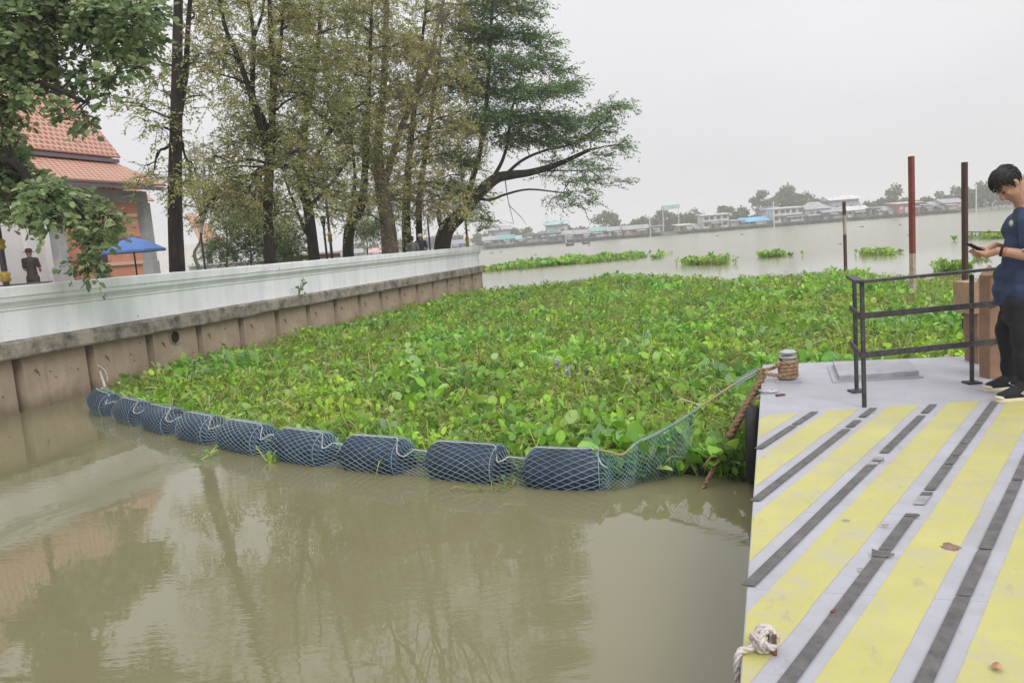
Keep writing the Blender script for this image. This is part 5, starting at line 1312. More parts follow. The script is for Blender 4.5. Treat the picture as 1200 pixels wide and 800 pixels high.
# ================================================================== FAR BANK: houses, trees, poles
def bx(px, extra=0.0):
    """plan x, y on the far bank line at photo column px"""
    d = ray(px, hory(px))[:2]; y = BY
    for _ in range(6): y = bank_y(d[0]/d[1]*y)+extra
    return d[0]/d[1]*y, y
MC = {}
def cm(name, c, rough=.85):
    if name not in MC: MC[name] = mat(name, c, rough, var=.35, scale=.9, detail=8, stretch=(1, 1, .5))
    return MC[name]
C_ = dict(grey=(.30, .30, .32), dgrey=(.16, .16, .17), white=(.50, .50, .50), cream=(.56, .52, .42), teal=(.14, .32, .32), lteal=(.28, .42, .42), blue=(.12, .40, .62), purple=(.25, .24, .31),
          brown=(.26, .17, .13), rbrown=(.30, .16, .12), red=(.36, .11, .10), orange=(.38, .17, .11), dwood=(.11, .09, .08), green=(.20, .38, .32), pink=(.55, .30, .30), bluegrey=(.20, .24, .32), pale=(.50, .51, .53), navy=(.10, .14, .25))
WIN = cm('window_dark', (.04, .045, .05), .3); STILT = cm('stilt_wood', (.10, .085, .075))
house_i = 0
def house(label, x0, x1, h, roof, wall_, kind='gable', storeys=1, depth=8.0, back=0.0, stilts=True, win=3, ext=None, winm=None, z0=1.4):
    xa, ya = bx(x0, back); xb, yb = bx(x1, back); w_ = xb-xa; yc = (ya+yb)/2
    o_ = empty('house', ((xa+xb)/2, yc, 0)); tag(o_, label, 'house', 'stilt houses along the far bank')
    hw_ = w_/2*.9; H_ = h; rz0 = z0
    wh = H_-rz0-(1.3 if kind in ('gable', 'hip') else .5)
    MB().box((0, depth/2, rz0+wh/2), (hw_*2, depth, wh)).build('wall', cm('wall_'+wall_, C_[wall_]), o_)
    rm = cm('roof_'+roof, C_[roof]); zt_ = rz0+wh; ov = .7; W2 = hw_+ov
    b_ = MB()
    if kind == 'gable':      # ridge parallel to the river
        b_.add([(-W2, -ov-.4, zt_-.15), (W2, -ov-.4, zt_-.15), (W2, depth/2, zt_+1.5), (-W2, depth/2, zt_+1.5), (W2, depth+ov, zt_-.15), (-W2, depth+ov, zt_-.15)], [(0, 1, 2, 3), (3, 2, 4, 5), (1, 4, 2), (0, 3, 5), (0, 5, 4, 1)])
    elif kind == 'front':    # gable towards the river
        b_.add([(-W2, -ov, zt_-.1), (W2, -ov, zt_-.1), (0, -ov, zt_+w_*.22), (-W2, depth+ov, zt_-.1), (W2, depth+ov, zt_-.1), (0, depth+ov, zt_+w_*.22)], [(0, 1, 2), (5, 4, 3), (0, 2, 5, 3), (2, 1, 4, 5), (1, 0, 3, 4)])
    elif kind == 'hip':
        b_.add([(-W2, -ov, zt_-.1), (W2, -ov, zt_-.1), (W2, depth+ov, zt_-.1), (-W2, depth+ov, zt_-.1), (-W2*.35, depth/2, zt_+2.6), (W2*.35, depth/2, zt_+2.6)], [(0, 1, 5, 4), (1, 2, 5), (2, 3, 4, 5), (3, 0, 4), (3, 2, 1, 0)])
    else:                    # flat or lean-to
        b_.hexa([(-W2, -ov-.5, zt_), (W2, -ov-.5, zt_), (W2, depth+ov, zt_+.5), (-W2, depth+ov, zt_+.5), (-W2, -ov-.5, zt_+.22), (W2, -ov-.5, zt_+.22), (W2, depth+ov, zt_+.72), (-W2, depth+ov, zt_+.72)])
    b_.build('roof', rm, o_)
    for st in range(storeys):
        zc = rz0+wh*(st+.58)/storeys; hh = min(1.25, wh/storeys*.5)
        for k in range(win):
            xx = -hw_+hw_*2*(k+.5)/win+random.uniform(-.2, .2)
            if (k+st+house_i) % 3 == 1 and st == 0: MB().box((xx, -.03, rz0+min(1.0, wh*.45)), (min(1.0, hw_*.5), .08, min(2.0, wh*.9))).build('door', WIN if winm is None else cm('pane_'+winm, C_[winm]), o_)
            else: MB().box((xx, -.03, zc), (min(1.4, hw_*1.2/win), .08, hh)).build('window', WIN if (winm is None or k % 2) else cm('pane_'+winm, C_[winm]), o_)
        if st: MB().box((0, -.6, rz0+wh*st/storeys), (hw_*2.05, 1.3, .18)).build('balcony', cm('roof_grey', C_['grey']), o_)
    # lean-to veranda with posts, of its own width
    vx = random.uniform(-.5, .5)*hw_; vw = hw_*random.uniform(.7, 1.3); vz = rz0+min(2.1, wh*.8)
    MB().hexa([(vx-vw/2, -2.6, vz-.5), (vx+vw/2, -2.6, vz-.5), (vx+vw/2, -.03, vz), (vx-vw/2, -.03, vz), (vx-vw/2, -2.6, vz-.38), (vx+vw/2, -2.6, vz-.38), (vx+vw/2, -.03, vz+.12), (vx-vw/2, -.03, vz+.12)]).build('veranda_roof', cm('roof_'+random.choice(['grey', 'dgrey', 'brown', 'rbrown', 'bluegrey']), C_['grey']), o_)
    for k in range(3): MB().box((vx+vw*.46*(k-1), -2.45, vz/2-.65), (.14, .14, vz+.3)).build('veranda_post', STILT, o_)
    MB().box((vx, -1.5, rz0-.08), (vw*1.05, 2.2, .14)).build('veranda_floor', STILT, o_)
    if random.random() < .7: MB().box((vx+random.uniform(-.2, .2)*vw, -2.5, rz0+.42), (vw*.7, .08, .8)).build('veranda_screen', cm('wall_'+random.choice(['dwood', 'grey', 'bluegrey', 'cream', 'green']), C_['grey']), o_)
    MB().box((0, -.55, rz0-.10), (hw_*2.15, 1.8, .18)).build('platform', STILT, o_)
    if stilts:
        n_ = max(2, int(w_/2.2))
        for k in range(n_):
            xx = -hw_+hw_*2*(k+.5)/n_; MB().box((xx, -1.1+.3*(k % 2), (rz0-.2-1.5)/2), (.22, .22, rz0-.2+1.5)).build('stilt', STILT, o_)
        MB().box((0, depth*.3, .35), (hw_*1.9, .2, rz0*.9)).build('underfloor_screen', STILT, o_)
    return o_
HS = [('grey roofed stilt house behind the hanging branch tips', 566, 586, 6.6, 'grey', 'purple', 'gable', 1), ('teal roofed stilt house beside a grey roofed one', 584, 603, 6.8, 'teal', 'grey', 'gable', 1),
      ('pale teal roofed stilt house with grey walls', 601, 618, 6.4, 'lteal', 'purple', 'gable', 1), ('mauve gabled stilt house fronting the river', 614, 630, 7.6, 'dgrey', 'purple', 'front', 1),
      ('mauve gabled stilt house with grey veranda', 628, 643, 7.4, 'purple', 'bluegrey', 'front', 1), ('stilt house with green gabled roof behind a moored pole', 640, 657, 7.6, 'teal', 'purple', 'front', 1),
      ('long low grey roofed stilt house', 655, 677, 6.4, 'grey', 'brown', 'gable', 1), ('blue grey stilt house beside the white walled one', 676, 693, 6.4, 'bluegrey', 'navy', 'gable', 1),
      ('white walled stilt house under a long green grey roof', 692, 714, 7.0, 'green', 'white', 'gable', 1), ('pale green walled stilt house under a long roof', 712, 731, 7.0, 'grey', 'lteal', 'gable', 1),
      ('red and orange walled stilt house with tan roof', 730, 762, 6.8, 'brown', 'orange', 'gable', 1), ('dark small hut at the end of the orange walled house', 762, 778, 5.6, 'dgrey', 'dwood', 'flat', 1),
      ('small brown roofed hut left of the two storey white house', 794, 812, 5.6, 'cream', 'dwood', 'flat', 1), ('low shack with sagging brown roof below the white house', 808, 824, 5.2, 'brown', 'dwood', 'gable', 1),
      ('two storey white house with flat pale roof and balcony', 822, 856, 8.6, 'pale', 'white', 'flat', 2), ('dark shack with low grey roof beside the blue roof', 853, 872, 5.6, 'grey', 'dwood', 'flat', 1),
      ('stilt house with bright blue sheet roof', 869, 902, 6.4, 'blue', 'dwood', 'gable', 1), ('two storey pale house with flat roof and open ground floor', 904, 944, 9.2, 'pale', 'white', 'flat', 2),
      ('large brown hip roofed house', 940, 976, 10.0, 'rbrown', 'dwood', 'hip', 1), ('blue grey roofed stilt house with shuttered front', 962, 992, 7.4, 'bluegrey', 'bluegrey', 'gable', 1),
      ('long pale walled stilt house with white roof', 990, 1021, 8.0, 'pale', 'white', 'gable', 1), ('narrow grey shed between pale and red houses', 1019, 1033, 6.4, 'dgrey', 'grey', 'flat', 1),
      ('red walled stilt house with pink shutters', 1031, 1051, 6.8, 'rbrown', 'red', 'gable', 1), ('orange red stilt house under wide cream roof', 1049, 1082, 8.2, 'cream', 'red', 'flat', 1),
      ('grey plank shed beside the orange red house', 1080, 1095, 5.6, 'grey', 'bluegrey', 'flat', 1), ('tall grey roofed shed with dark open front', 1092, 1108, 7.2, 'grey', 'dwood', 'gable', 1),
      ('red and white house on stilts before green trees', 1104, 1130, 7.6, 'grey', 'red', 'gable', 1),
      ('grey houses front seen between wall end and forked trunk', 395, 425, 6.0, 'grey', 'purple', 'gable', 1), ('pink walled house seen between forked and pale trunks', 432, 446, 5.6, 'pink', 'pink', 'gable', 1), ('mauve house seen between leaning trunk and lamp post', 528, 550, 6.6, 'purple', 'grey', 'gable', 1)]
for it in HS:
    lab, x0, x1, h, rf, wl2, kd, st = it; house_i += 1
    hz = house(lab, x0, x1, h*(random.uniform(.74, .84) if st > 1 else random.uniform(.62, .72)), rf, wl2, kd, st, win=max(2, int((x1-x0)/7)), winm=('white' if wl2 in ('red', 'orange') else None), back=random.uniform(-1.5, 1.5))
# second row of roofs behind
for lab, x0, x1, h, rf, wl2 in (('teal roof rising behind the mauve houses', 640, 668, 9.0, 'lteal', 'grey'), ('long pale roof behind the hip roofed house', 968, 1012, 9.6, 'pale', 'grey'), ('grey roof behind the teal roofed houses', 572, 600, 8.6, 'grey', 'grey'), ('dark roof behind the blue roofed house', 892, 915, 8.0, 'dgrey', 'dwood')):
    house_i += 1; house(lab, x0, x1, h, rf, wl2, 'gable', 1, back=14, stilts=False, win=2)
# jetty at the right end
xa, ya = bx(1158); jt = empty('jetty', (xa, ya-3, 0)); tag(jt, 'low grey jetty with thin rail at the foot of wooded bank', 'jetty')
MB().box((5, 0, 1.2), (14, 3, .25)).build('platform', cm('roof_grey', C_['grey']), jt)
for k in range(6): MB().box((-1.5+k*2.6, -1.2, .2), (.2, .2, 2.0)).build('pile', STILT, jt); MB().box((-1.5+k*2.6, -1.4, 1.9), (.1, .1, 1.1)).build('rail_post', STILT, jt)
MB().box((5, -1.4, 2.45), (14, .1, .12)).build('rail', STILT, jt)
# billboard and moored boats
xa, ya = bx(787, 6); sg_ = empty('billboard', (xa, ya, 1.2)); tag(sg_, 'pale green blank billboard on two legs among bank trees', 'billboard')
MB().box((0, 0, 9.3), (7, .3, 1.5)).build('panel', cm('roof_lteal', C_['lteal']), sg_); 
for k in (-3, 3): MB().box((k, .2, 4.3), (.25, .25, 8.6)).build('leg', cm('wall_white', C_['white']), sg_)
for lab, px, py in (('low dark boat moored off the mauve houses', 668, 288), ('low dark boat moored off the blue grey house', 687, 286)):
    c = onz(px, py, 0); bo = empty('boat', (c[0], c[1], 0)); tag(bo, lab, 'boat', None); L2 = 4.5/915*c[1]
    P = []; 
    for i in range(9):
        t_ = i/8*2-1; ww = .9*(1-abs(t_)**2.5)+.05; P += [(t_*L2, -ww, .45+.35*t_*t_), (t_*L2, 0, -.15+.2*t_*t_), (t_*L2, ww, .45+.35*t_*t_)]
    hb = MB().add(P, [(3*i+k, 3*i+3+k, 3*i+4+k, 3*i+k+1) for i in range(8) for k in range(2)]); hob = hb.build('hull', cm('boat_hull', (.10, .09, .09)), bo); hob.modifiers.new('t', 'SOLIDIFY').thickness = .06
    MB().box((0, 0, .42), (.5, 1.4, .06)).build('thwart', STILT, bo)
# utility poles
for px, py0, e in ((713, 262, 4), (762, 252, -2), (907, 236, -3), (1144, 216, -4), (663, 264, -3), (825, 245, 3), (1008, 236, 6)):
    x, y = bx(px, e); zt_ = ony(px, py0, y)[2]; po = empty('utility_pole', (x, y, 0)); tag(po, 'thin pale concrete utility pole on the far bank', 'pole', 'utility poles along the far bank')
    MB().lathe((0, 0, 0), [(.28, -.8), (.18, zt_)], 8).build('shaft', cm('wall_pale', C_['pale']), po); MB().box((0, 0, zt_-.6), (1.8, .15, .15)).build('crossarm', cm('wall_pale', C_['pale']), po)
# trees of the far bank
FARPAL = [(0.090, 0.126, 0.066), (0.120, 0.156, 0.072), (0.072, 0.102, 0.060), (0.144, 0.168, 0.090)]
def far_tree(label, px, py, rpx, back, hfac=1.0, airy=1.0, sh=(1, 1, 1), group='trees along the far bank'):
    x, y = bx(px, back); zt_ = ony(px, py-rpx*hfac, y)[2]; zc = ony(px, py, y)[2]; r_ = rpx/915*y
    o_ = empty('bank_tree', (x, y, 1.2)); tag(o_, label, 'tree', group)
    MB().tube([(0, 0, -.3), (r_*.05, 0, (zc-1.2)*.5), (0, 0, zc-1.0)], [r_*.09+.15, r_*.07+.1, r_*.04+.05], 7).build('trunk', M_bark, o_, True)
    n = int(260*airy*(1+r_*.9)); ncl = 9; cc = rand_unit(ncl)*np.array([r_*.72, r_*.6, r_*.6*hfac]); P = []; 
    idx = rng.integers(0, ncl, n); u = rand_unit(n)*(rng.uniform(.2, 1, n)**.5)[:, None]
    P = cc[idx]+u*np.array([r_*.5, r_*.5, r_*.38*hfac])+np.array([0, 0, zc-1.2])
    low = rng.uniform(0, 1, n) < .18*airy
    P[low, 2] = rng.uniform(.3, zc-1.2, low.sum()) if zc > 2 else P[low, 2]
    sz = np.full(n, .75+.05*r_)*rng.uniform(.6, 1.4, n)
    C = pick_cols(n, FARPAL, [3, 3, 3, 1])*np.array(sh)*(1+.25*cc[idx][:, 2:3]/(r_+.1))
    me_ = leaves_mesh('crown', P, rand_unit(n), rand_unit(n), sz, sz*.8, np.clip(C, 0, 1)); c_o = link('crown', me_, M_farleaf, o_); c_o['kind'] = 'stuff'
FT = [('large dark round tree above the white walled stilt house', 711, 261, 15, 16, 1.1), ('low rounded tree beside the large dark round tree', 731, 268, 9, 20, .8), ('broad grey green tree left of the billboard', 757, 262, 15, 22, .8), ('tall grey green tree behind the pole and billboard', 780, 259, 15, 18, .95),
      ('broad tree right of the billboard', 797, 262, 14, 24, .8), ('airy tree left of the two storey white house', 815, 254, 10, 12, 1.1, .5), ('dark tree behind the flat roofed white house', 850, 250, 11, 20, .9), ('rounded bright tree behind the blue roof', 868, 249, 10, 18, .9),
      ('airy high crowned tree next to the big dark tree', 894, 236, 12, 20, 1.1, .6), ('biggest dark spreading tree on the bank', 930, 233, 19, 26, .95, 1.3), ('dark shoulder of trees beside the biggest tree', 912, 240, 13, 22, .8), ('bushy tree behind the hip roofed house', 955, 241, 11, 24, .9),
      ('low bush trees behind the pale roofed house', 985, 246, 7, 26, .8), ('airy umbrella shaped tree standing alone above the trees', 1045, 225, 11, 26, .9, .45), ('rounded bushy tree below the airy umbrella tree', 1040, 238, 12, 22, .7), ('bushy tree left of the red post', 1022, 241, 10, 22, .8),
      ('bushy tree behind the cream roofed house', 1062, 240, 10, 24, .8), ('green tree behind the grey sheds', 1085, 238, 11, 20, .8), ('green tree behind the red and white house', 1105, 233, 12, 24, .8), ('tall wooded hump of trees beside the brown post', 1124, 230, 14, 26, .9),
      ('dense green tree at the wooded bank above the jetty', 1142, 230, 15, 10, .95), ('tall dense tree above the jetty', 1160, 224, 17, 14, 1.0), ('dense tree right of the jetty tree', 1182, 222, 17, 14, 1.0), ('dense tree at the end of the wooded bank', 1204, 220, 18, 12, 1.0), ('broad tree past the wooded bank', 1226, 220, 18, 14, 1.0),
      ('pale tree behind the teal gabled roof', 650, 265, 8, 40, .8), ('small tree right of the pale tree behind roofs', 668, 269, 6, 36, .9), ('low tree behind the grey roofed houses', 590, 279, 7, 40, .7), ('low tree far behind the wall end', 560, 280, 9, 60, .7),
      ('pale distant tree seen behind the leaning trunk', 535, 282, 10, 70, .7), ('pale distant tree seen behind the pale trunk', 440, 291, 9, 70, .8), ('distant tree seen beside the forked trunk', 420, 291, 10, 70, .8), ('distant tree seen behind the dark slim trunks', 470, 287, 10, 70, .7), ('distant tree seen beyond the seated people', 505, 284, 10, 70, .7),
      ('low tree behind the long low grey roof', 690, 272, 7, 30, .7), ('dark low tree between billboard and orange house', 770, 266, 9, 12, .8)]
for it in FT: far_tree(*it)
for px in np.arange(572, 1140, 12):
    far_tree('low green tree in the hazy line of trees behind the houses', float(px+random.uniform(-5, 5)), hory(px)-random.uniform(1, 7), random.uniform(7, 12), random.uniform(18, 40), .85, .8)

# ================================================================== MAN WITH A PHONE
MY = 5.80
def mp(px, py, dy=0.0): return ony(px, py, MY+dy)
foot_c = (onz(1186, 463, DZ)); man = empty('person', (3.86, 5.80, DZ)); moff = np.array(man.location)
tag(man, 'man in navy polo shirt and black trousers looking down at his phone', 'person')
def rel(p): return np.array(p)-moff
M_navy = mat('navy_polo', (0.027, 0.046, 0.100), .85, var=.3, scale=4, bump=.3, bscale=9)
M_trou = mat('black_trousers', (0.010, 0.011, 0.014), .9, var=.35, scale=5, bump=.4, bscale=8)
M_whitetrim = mat('white_trim', (.62, .62, .62), .8); M_sole = mat('cream_rubber', (.62, .55, .40), .7, var=.1); M_canvas = mat('black_canvas', (.014, .014, .016), .9, var=.3, scale=20)
# joints (world): he faces -x, his left side is towards the camera
J = dict(neck=mp(1201, 243), chest=mp(1203, 276), waist=mp(1194, 328), pelvis=mp(1194, 356),
         shN=mp(1209, 263, -.19), elN=mp(1211, 300, -.24), wrN=mp(1170, 294, -.12), shF=mp(1204, 262, .19), elF=mp(1196, 298, .24), wrF=mp(1166, 288, .10),
         hipN=mp(1197, 358, -.09), hipF=mp(1192, 358, .09))
J['knN'] = np.array([mp(1198, 412, -.13)[0], 5.66, DZ+.49]); J['anN'] = np.array([mp(1203, 452, -.17)[0], 5.62, DZ+.09])
J['knF'] = np.array([mp(1182, 404, .14)[0], 5.95, DZ+.50]); J['anF'] = np.array([mp(1186, 443, .17)[0], 5.98, DZ+.09])
J = {k: rel(v) for k, v in J.items()}
HC = rel(mp(1180, 215)); TL = R(52)
hf_ = np.array([-math.cos(TL), 0, -math.sin(TL)]); hu_ = np.array([-math.sin(TL), 0, math.cos(TL)]); hs_ = np.array([0, 1.0, 0])
def hp(f_, u_, s_=0.0): return HC+hf_*f_+hu_*u_+hs_*s_
def hsph(mb, f_, u_, s_, rf, ru, rs, n=14, m=10):
    b_ = MB().sphere((0, 0, 0), 1, n, m); mb.add([hp(f_+x*rf, u_+z*ru, s_+y*rs) for x, y, z in b_.v], b_.f)
B = MB()
# head: skull, face, jaw, nose, brow, lips, chin, ears
hsph(B, -.012, .025, 0, .098, .095, .076, 20, 14); hsph(B, .030, -.045, 0, .060, .075, .060, 16, 12); hsph(B, .045, -.092, 0, .040, .030, .040); hsph(B, .070, -.108, 0, .020, .018, .022)
hsph(B, .076, .018, 0, .016, .014, .052); hsph(B, .058, -.035, .034, .024, .024, .022); hsph(B, .058, -.035, -.034, .024, .024, .022)
B.tube([hp(.080, .010), hp(.098, -.025), hp(.108, -.042)], [.010, .012, .015], 10); hsph(B, .104, -.044, 0, .014, .011, .015)
hsph(B, .096, -.047, .012, .010, .009, .008); hsph(B, .096, -.047, -.012, .010, .009, .008)
hsph(B, .086, -.070, 0, .011, .006, .022); hsph(B, .085, -.079, 0, .010, .006, .019)
for sg in (-1, 1): hsph(B, -.010, -.012, sg*.078, .018, .032, .010); hsph(B, -.018, -.006, sg*.086, .012, .026, .006)
cap(B, [hp(-.035, -.05), J['neck'], J['chest']+np.array([0, 0, .12])], [.056, .060, .075])
# torso under the shirt
cap(B, [J['chest']+np.array([0, -.09, .06]), J['chest']+np.array([0, .09, .06])], [.095, .095]); cap(B, [J['chest'], J['waist'], J['pelvis']], [.11, .10, .10])
cap(B, [J['waist']+np.array([0, -.06, 0]), J['waist']+np.array([0, .06, 0])], [.085, .085]); cap(B, [J['hipN'], J['hipF']], [.080, .080])
cap(B, [J['shN'], J['elN'], J['wrN']], [.058, .046, .029]); cap(B, [J['shF'], J['elF'], J['wrF']], [.058, .044, .028])
cap(B, [J['neck'], J['shN']], [.055, .055]); cap(B, [J['neck'], J['shF']], [.055, .055])
cap(B, [J['hipN'], J['knN'], J['anN']], [.075, .055, .042]); cap(B, [J['hipF'], J['knF'], J['anF']], [.075, .055, .042])
# hands: palms and curled fingers round the phone
PH = rel(mp(1144, 290.5, -.01))                      # phone centre
ax = np.array([-.86, 0, .50]); ax /= np.linalg.norm(ax)      # phone long axis, tilting up and away from him
pn = np.array([.50, 0, .86]); ps = np.array([0, 1.0, 0])     # screen normal, width axis
def phn(a, s_, n_): return PH+ax*a+ps*s_+pn*n_
for sg, wr in ((-1, J['wrN']), (1, J['wrF'])):
    palm = phn(-.070, sg*.045, -.022); cap(B, [wr, wr*.4+palm*.6, palm], [.027, .026, .024], 10)
    cap(B, [palm, phn(-.035, sg*.048, -.026)], [.024, .020], 10)
    for i, a0 in enumerate((-.055, -.035, -.016, .002)):
        l_ = (.0, .004, .003, -.003)[i]
        cap(B, [phn(a0-.012, sg*.050, -.026), phn(a0+.004, sg*.046, -.034), phn(a0+.010, sg*.022-sg*l_, -.026), phn(a0+.012, sg*.006-sg*l_, -.017)], [.0105, .0095, .0085, .0075], 8)
    cap(B, [phn(-.072, sg*.050, -.010), phn(-.055, sg*.047, .010), phn(-.032, sg*.032, .018), phn(-.016, sg*.018, .014)], [.014, .0115, .0095, .008], 8)
human_mesh(B, .0052, 'body', M_skin, man, 4)
# eyes, brows
for sg in (-1, 1):
    b_ = MB(); hsph(b_, .078, -.006, sg*.031, .012, .004, .012, 10, 6); b_.build('eye', mat('eye_dark', (.02, .015, .012), .3), man, True)
    b_ = MB(); b_.tube([hp(.088, .020, sg*.014), hp(.089, .026, sg*.032), hp(.076, .022, sg*.050)], [.004, .0045, .003], 6); b_.build('eyebrow', M_hair, man, True)
# hair: cap over the skull with a hairline at brow, ear and nape, roughened by tufts
sp_ = MB().sphere((0, 0, 0), 1, 44, 30); P = []
def hline(f_): return float(np.interp(f_, [-.12, -.05, -.028, -.012, .005, .03, .058, .12], [-.062, -.060, .004, .016, -.020, .024, .050, .056]))
for x, y, z in sp_.v:
    f_ = -.012+x*.106; u_ = .030+z*.102; s_ = y*.083
    line = hline(f_)+.006*mnoise.noise((x*9, y*9, 2.0))
    k = .86 if u_ < line else 1.0+.05*mnoise.noise((x*3, y*5, z*3))+.03*mnoise.noise((x*10, y*18, z*10))
    P.append(hp(-.012+x*.106*k, .030+z*.102*k, y*.083*k))
hob = MB().add(P, sp_.f); rnd = random.Random(5)
for i in range(700):
    th = rnd.uniform(0, 2*math.pi); z = rnd.uniform(-.55, 1.0); rr_ = math.sqrt(max(0, 1-z*z)); x = rr_*math.cos(th); y = rr_*math.sin(th)
    f_ = -.012+x*.106; u_ = .030+z*.102; s_ = y*.083
    if u_ < hline(f_)+.004: continue
    k = 1.0; a0 = hp(-.012+x*.103, .030+z*.099, y*.080)
    dirv = hf_*((.9 if x > -.3 else -.5) if z > .25 else .12)+hu_*(-.9 if z < .5 else -.1)+hs_*(.35*y)+np.array([rnd.uniform(-.12, .12), rnd.uniform(-.12, .12), 0]); nrm_ = hf_*x+hs_*y+hu_*z
    dirv = dirv-nrm_*float(dirv@nrm_)*.8; dirv /= np.linalg.norm(dirv)+1e-6; L3 = rnd.uniform(.028, .050)
    hob.tube([a0, a0+dirv*L3*.5+nrm_*.005, a0+dirv*L3+nrm_*.001], [.0036, .0030, .0006], 4, False)
hob.build('hair', M_hair, man, True)
# shirt
S_ = MB()
cap(S_, [J['chest']+np.array([.01, -.10, .075]), J['chest']+np.array([.01, .10, .075])], [.105, .105]); cap(S_, [J['chest']+np.array([0, 0, -.02]), J['waist'], J['pelvis']+np.array([0, 0, -.01])], [.135, .132, .135])
cap(S_, [J['waist']+np.array([-.012, -.075, .03]), J['waist']+np.array([-.012, .075, .03])], [.120, .120]); cap(S_, [J['waist']+np.array([-.012, -.085, -.08]), J['waist']+np.array([-.012, .085, -.08])], [.122, .122])
cap(S_, [J['pelvis']+np.array([-.010, -.085, -.02]), J['pelvis']+np.array([-.010, .085, -.02])], [.126, .126])
slN = J['shN']*.42+J['elN']*.58; slF = J['shF']*.42+J['elF']*.58
cap(S_, [J['shN'], slN], [.088, .082]); cap(S_, [J['shF'], slF], [.088, .080]); cap(S_, [J['neck']+np.array([.015, 0, -.035]), J['shN']], [.080, .086]); cap(S_, [J['neck']+np.array([.015, 0, -.035]), J['shF']], [.080, .086])
cap(S_, [J['chest']+np.array([-.035, -.07, .05]), J['chest']+np.array([-.035, .07, .05])], [.10, .10])
shirt = human_mesh(S_, .011, 'shirt', M_navy, man, 5)
zc_ = J['pelvis'][2]+.002
for v_ in shirt.data.vertices:
    if v_.co.z < zc_: v_.co.z = zc_-(zc_-v_.co.z)*.05
    c3 = v_.co; d3 = mnoise.noise((c3.x*5, c3.y*6, c3.z*9))*.010+mnoise.noise((c3.x*13, c3.y*13, c3.z*20+3))*.004
    v_.co += v_.normal*d3
# collar, trim, badge, belt edge
MB().tube([J['neck']+np.array([.03+.062*math.cos(a)-.02, .066*math.sin(a), -.004+.028*math.cos(a)]) for a in np.linspace(0, 6.283, 25)], .020, 8).build('collar', M_navy, man, True)
dN = (J['elN']-J['shN']); dN /= np.linalg.norm(dN)
def ring_at(c, d, r_, th, name, m_):
    x = np.cross(d, [0, 1, .2]); x /= np.linalg.norm(x); y = np.cross(d, x)
    MB().tube([c+x*r_*math.cos(a)+y*r_*math.sin(a) for a in np.linspace(0, 6.283, 25)], th, 6).build(name, m_, man, True)
ring_at(slN+dN*.052, dN, .074, .006, 'sleeve_trim', M_whitetrim); ring_at(slN+dN*.070, dN, .064, .007, 'sleeve_trim', M_navy)
bd = rel(mp(1185, 262, -.11)); 
b_ = MB(); b_.sphere(bd, 1, 12, 8, (.016, .012, .026)); b_.build('badge', mat('badge_cream', (.55, .52, .32), .7, col2=(.12, .22, .16), scale=40), man, True)
wv_ = J['wrN']; dW = J['wrN']-J['elN']; dW /= np.linalg.norm(dW)
ring_at(wv_-dW*.02, dW, .031, .010, 'watch_strap', M_canvas); ring_at(wv_-dW*.045, dW, .033, .005, 'bracelet', mat('red_bracelet', (.55, .10, .04), .6))
# trousers
T_ = MB(); cap(T_, [J['pelvis']+np.array([0, -.06, .03]), J['pelvis']+np.array([0, .06, .03])], [.112, .112])
cap(T_, [J['hipN'], J['hipF']], [.116, .116]); cap(T_, [J['hipN']+np.array([-.01, 0, -.08]), J['hipF']+np.array([-.01, 0, -.08])], [.10, .10])
for k in ('N', 'F'): cap(T_, [J['hip'+k], J['kn'+k], J['an'+k]+np.array([0.01, 0, .02])], [.106, .086, .072]); cap(T_, [J['an'+k]+np.array([.012, 0, .02]), J['an'+k]+np.array([0.0, 0, -.015])], [.074, .072])
tr3 = human_mesh(T_, .012, 'trousers', M_trou, man, 5)
for v_ in tr3.data.vertices:
    c3 = v_.co
    if c3.z < .055: c3.z = .055-(.055-c3.z)*.1
    d3 = mnoise.noise((c3.x*6, c3.y*6, c3.z*12))*.012; v_.co += v_.normal*d3
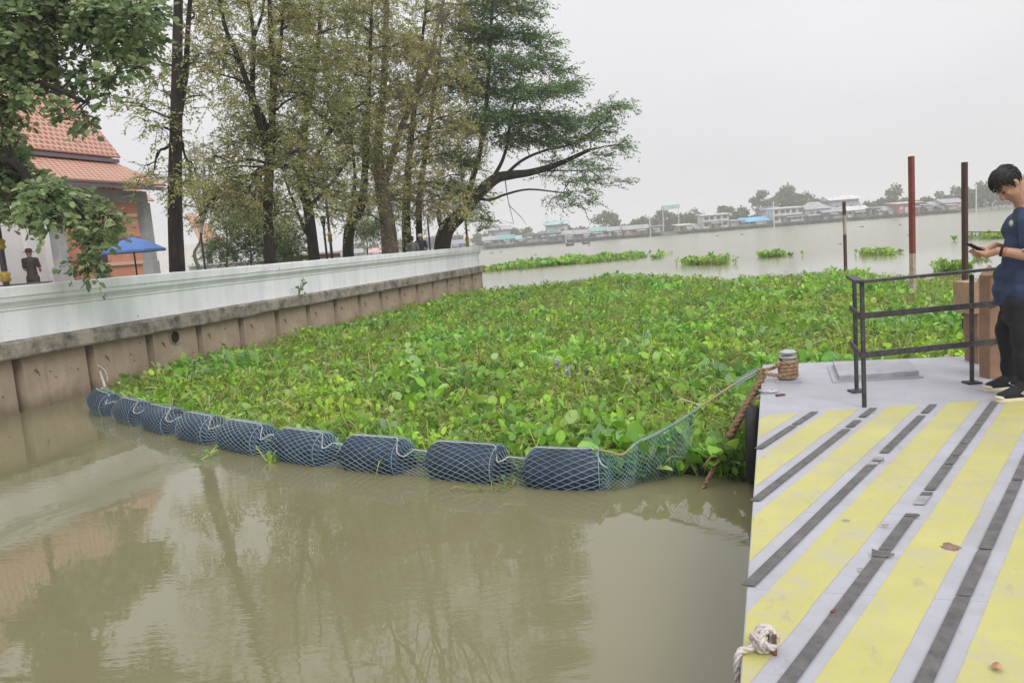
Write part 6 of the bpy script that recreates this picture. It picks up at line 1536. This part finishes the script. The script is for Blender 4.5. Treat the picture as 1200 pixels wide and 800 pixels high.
# shoes
for k, yw, tx in (('N', -.18, mp(1166, 466, -.18)), ('F', .18, mp(1153, 456, .18))):
    toe = rel(tx)[0]; cxs = toe+.14; y0 = yw
    def outl(z, g, n=28):
        P_ = []
        for i in range(n):
            a = 2*math.pi*i/n; c_, s_ = math.cos(a), math.sin(a); xx = -c_*.142; wid = .050+.006*math.cos(a)*1.0-.010*max(0, -c_)*1.0
            P_.append((cxs+xx*(1+g*.1), y0+s_*wid*(1+g*.35)+(.006 if True else 0)*0, z))
        return P_
    def loft(rings):
        n = len(rings[0]); b2 = MB(); P_ = [p for r_ in rings for p in r_]; Fc_ = [(i*n+j, i*n+(j+1) % n, (i+1)*n+(j+1) % n, (i+1)*n+j) for i in range(len(rings)-1) for j in range(n)]
        Fc_ += [tuple(range(n-1, -1, -1)), tuple((len(rings)-1)*n+j for j in range(n))]; return b2.add(P_, Fc_)
    loft([outl(.0005, 0), outl(.006, .12), outl(.026, .12), outl(.030, 0)]).build('sole', M_sole, man, True)
    U_ = MB(); cap(U_, [(cxs-.095, y0, .040), (cxs-.04, y0, .052), (cxs+.03, y0, .072), (cxs+.10, y0, .062)], [.036, .043, .050, .040]); cap(U_, [(cxs+.04, y0, .07), (cxs+.06, y0, .115)], [.046, .046])
    up = human_mesh(U_, .007, 'shoe_upper', M_canvas, man, 4)
    for v_ in up.data.vertices: v_.co.z = max(v_.co.z, .0285)
    tc_ = MB(); tc_.sphere((cxs-.108, y0, .034), 1, 14, 8, (.034, .042, .022)); t_o = tc_.build('toe_cap', M_sole, man, True)
    for v_ in t_o.data.vertices: v_.co.z = max(v_.co.z, .0288)
    # chevron and star mark on the side
    for sgn in (-1, 1):
        b2 = MB(); yy = y0+sgn*.0515; b2.tube([(cxs+.058, yy, .084), (cxs+.022, yy, .066), (cxs+.058, yy, .046)], .0055, 6); b2.build('side_mark', M_whitetrim, man, True)
# phone in his hands
ph = empty('phone', tuple(PH+moff)); tag(ph, 'dark smartphone held in both hands of the man', 'phone')
Rm_ = Matrix(((ax[0], ps[0], pn[0]), (ax[1], ps[1], pn[1]), (ax[2], ps[2], pn[2]))).to_4x4(); ph.matrix_world = Matrix.Translation(V(PH+moff)) @ Rm_
MB().box((0, 0, 0), (.145, .072, .009)).build('case', M_canvas, ph, bevel=.003); MB().box((0, 0, .0052), (.132, .064, .001)).build('screen', mat('phone_screen', (.02, .02, .025), .1), ph)

# ================================================================== HAZE
hz = MB().box((40, 290, 9.5), (1300, 720, 23)).build('haze', None); hz['kind'] = 'stuff'
hm = bpy.data.materials.new('haze'); hm.use_nodes = True; ht = hm.node_tree; ht.nodes.remove(ht.nodes['Principled BSDF'])
pv = ht.nodes.new('ShaderNodeVolumePrincipled'); pv.inputs['Color'].default_value = (1, 1, 1, 1); pv.inputs['Density'].default_value = .0010; pv.inputs['Anisotropy'].default_value = 0.0
ht.links.new(pv.outputs[0], ht.nodes['Material Output'].inputs['Volume']); hz.data.materials.append(hm)

# ================================================================== SUB-PARTS: hang small pieces under the part they belong to
SUB = {'window': 'wall', 'door': 'wall', 'veranda_post': 'veranda_floor', 'veranda_screen': 'veranda_floor', 'veranda_roof': 'veranda_floor', 'stilt': 'platform', 'tape': 'body', 'lantern_cap': 'lantern',
       'collar': 'shirt', 'sleeve_trim': 'shirt', 'badge': 'shirt', 'side_mark': 'shoe_upper', 'toe_cap': 'shoe_upper', 'sole': 'shoe_upper', 'flange': 'post', 'head': 'post', 'rib': 'canopy', 'crossarm': 'shaft',
       'gold_collar': 'shaft', 'lifting_hook': 'sheet_pile', 'bolt_hole': 'sheet_pile', 'screen': 'case', 'pilaster': 'wall', 'band': 'wall', 'doorway': 'wall', 'fascia': 'roof', 'eye': 'body', 'eyebrow': 'body'}
def ctr(o):
    bb_ = np.array([tuple(c) for c in o.bound_box]).mean(0); return np.array(o.matrix_basis @ Vector(bb_))
for root in [o for o in list(COL.objects) if o.parent is None and o.children]:
    kids = list(root.children); byn = {}
    for k in kids: byn.setdefault(k.name.split('.')[0], []).append(k)
    for nm, ks in byn.items():
        tgt = byn.get(SUB.get(nm, ''))
        if not tgt: continue
        tc3 = [ctr(t) for t in tgt]
        for k in ks:
            c3 = ctr(k); par = tgt[int(np.argmin([np.linalg.norm(c3-t) for t in tc3]))]
            k.parent = par; k.matrix_parent_inverse = par.matrix_basis.inverted()
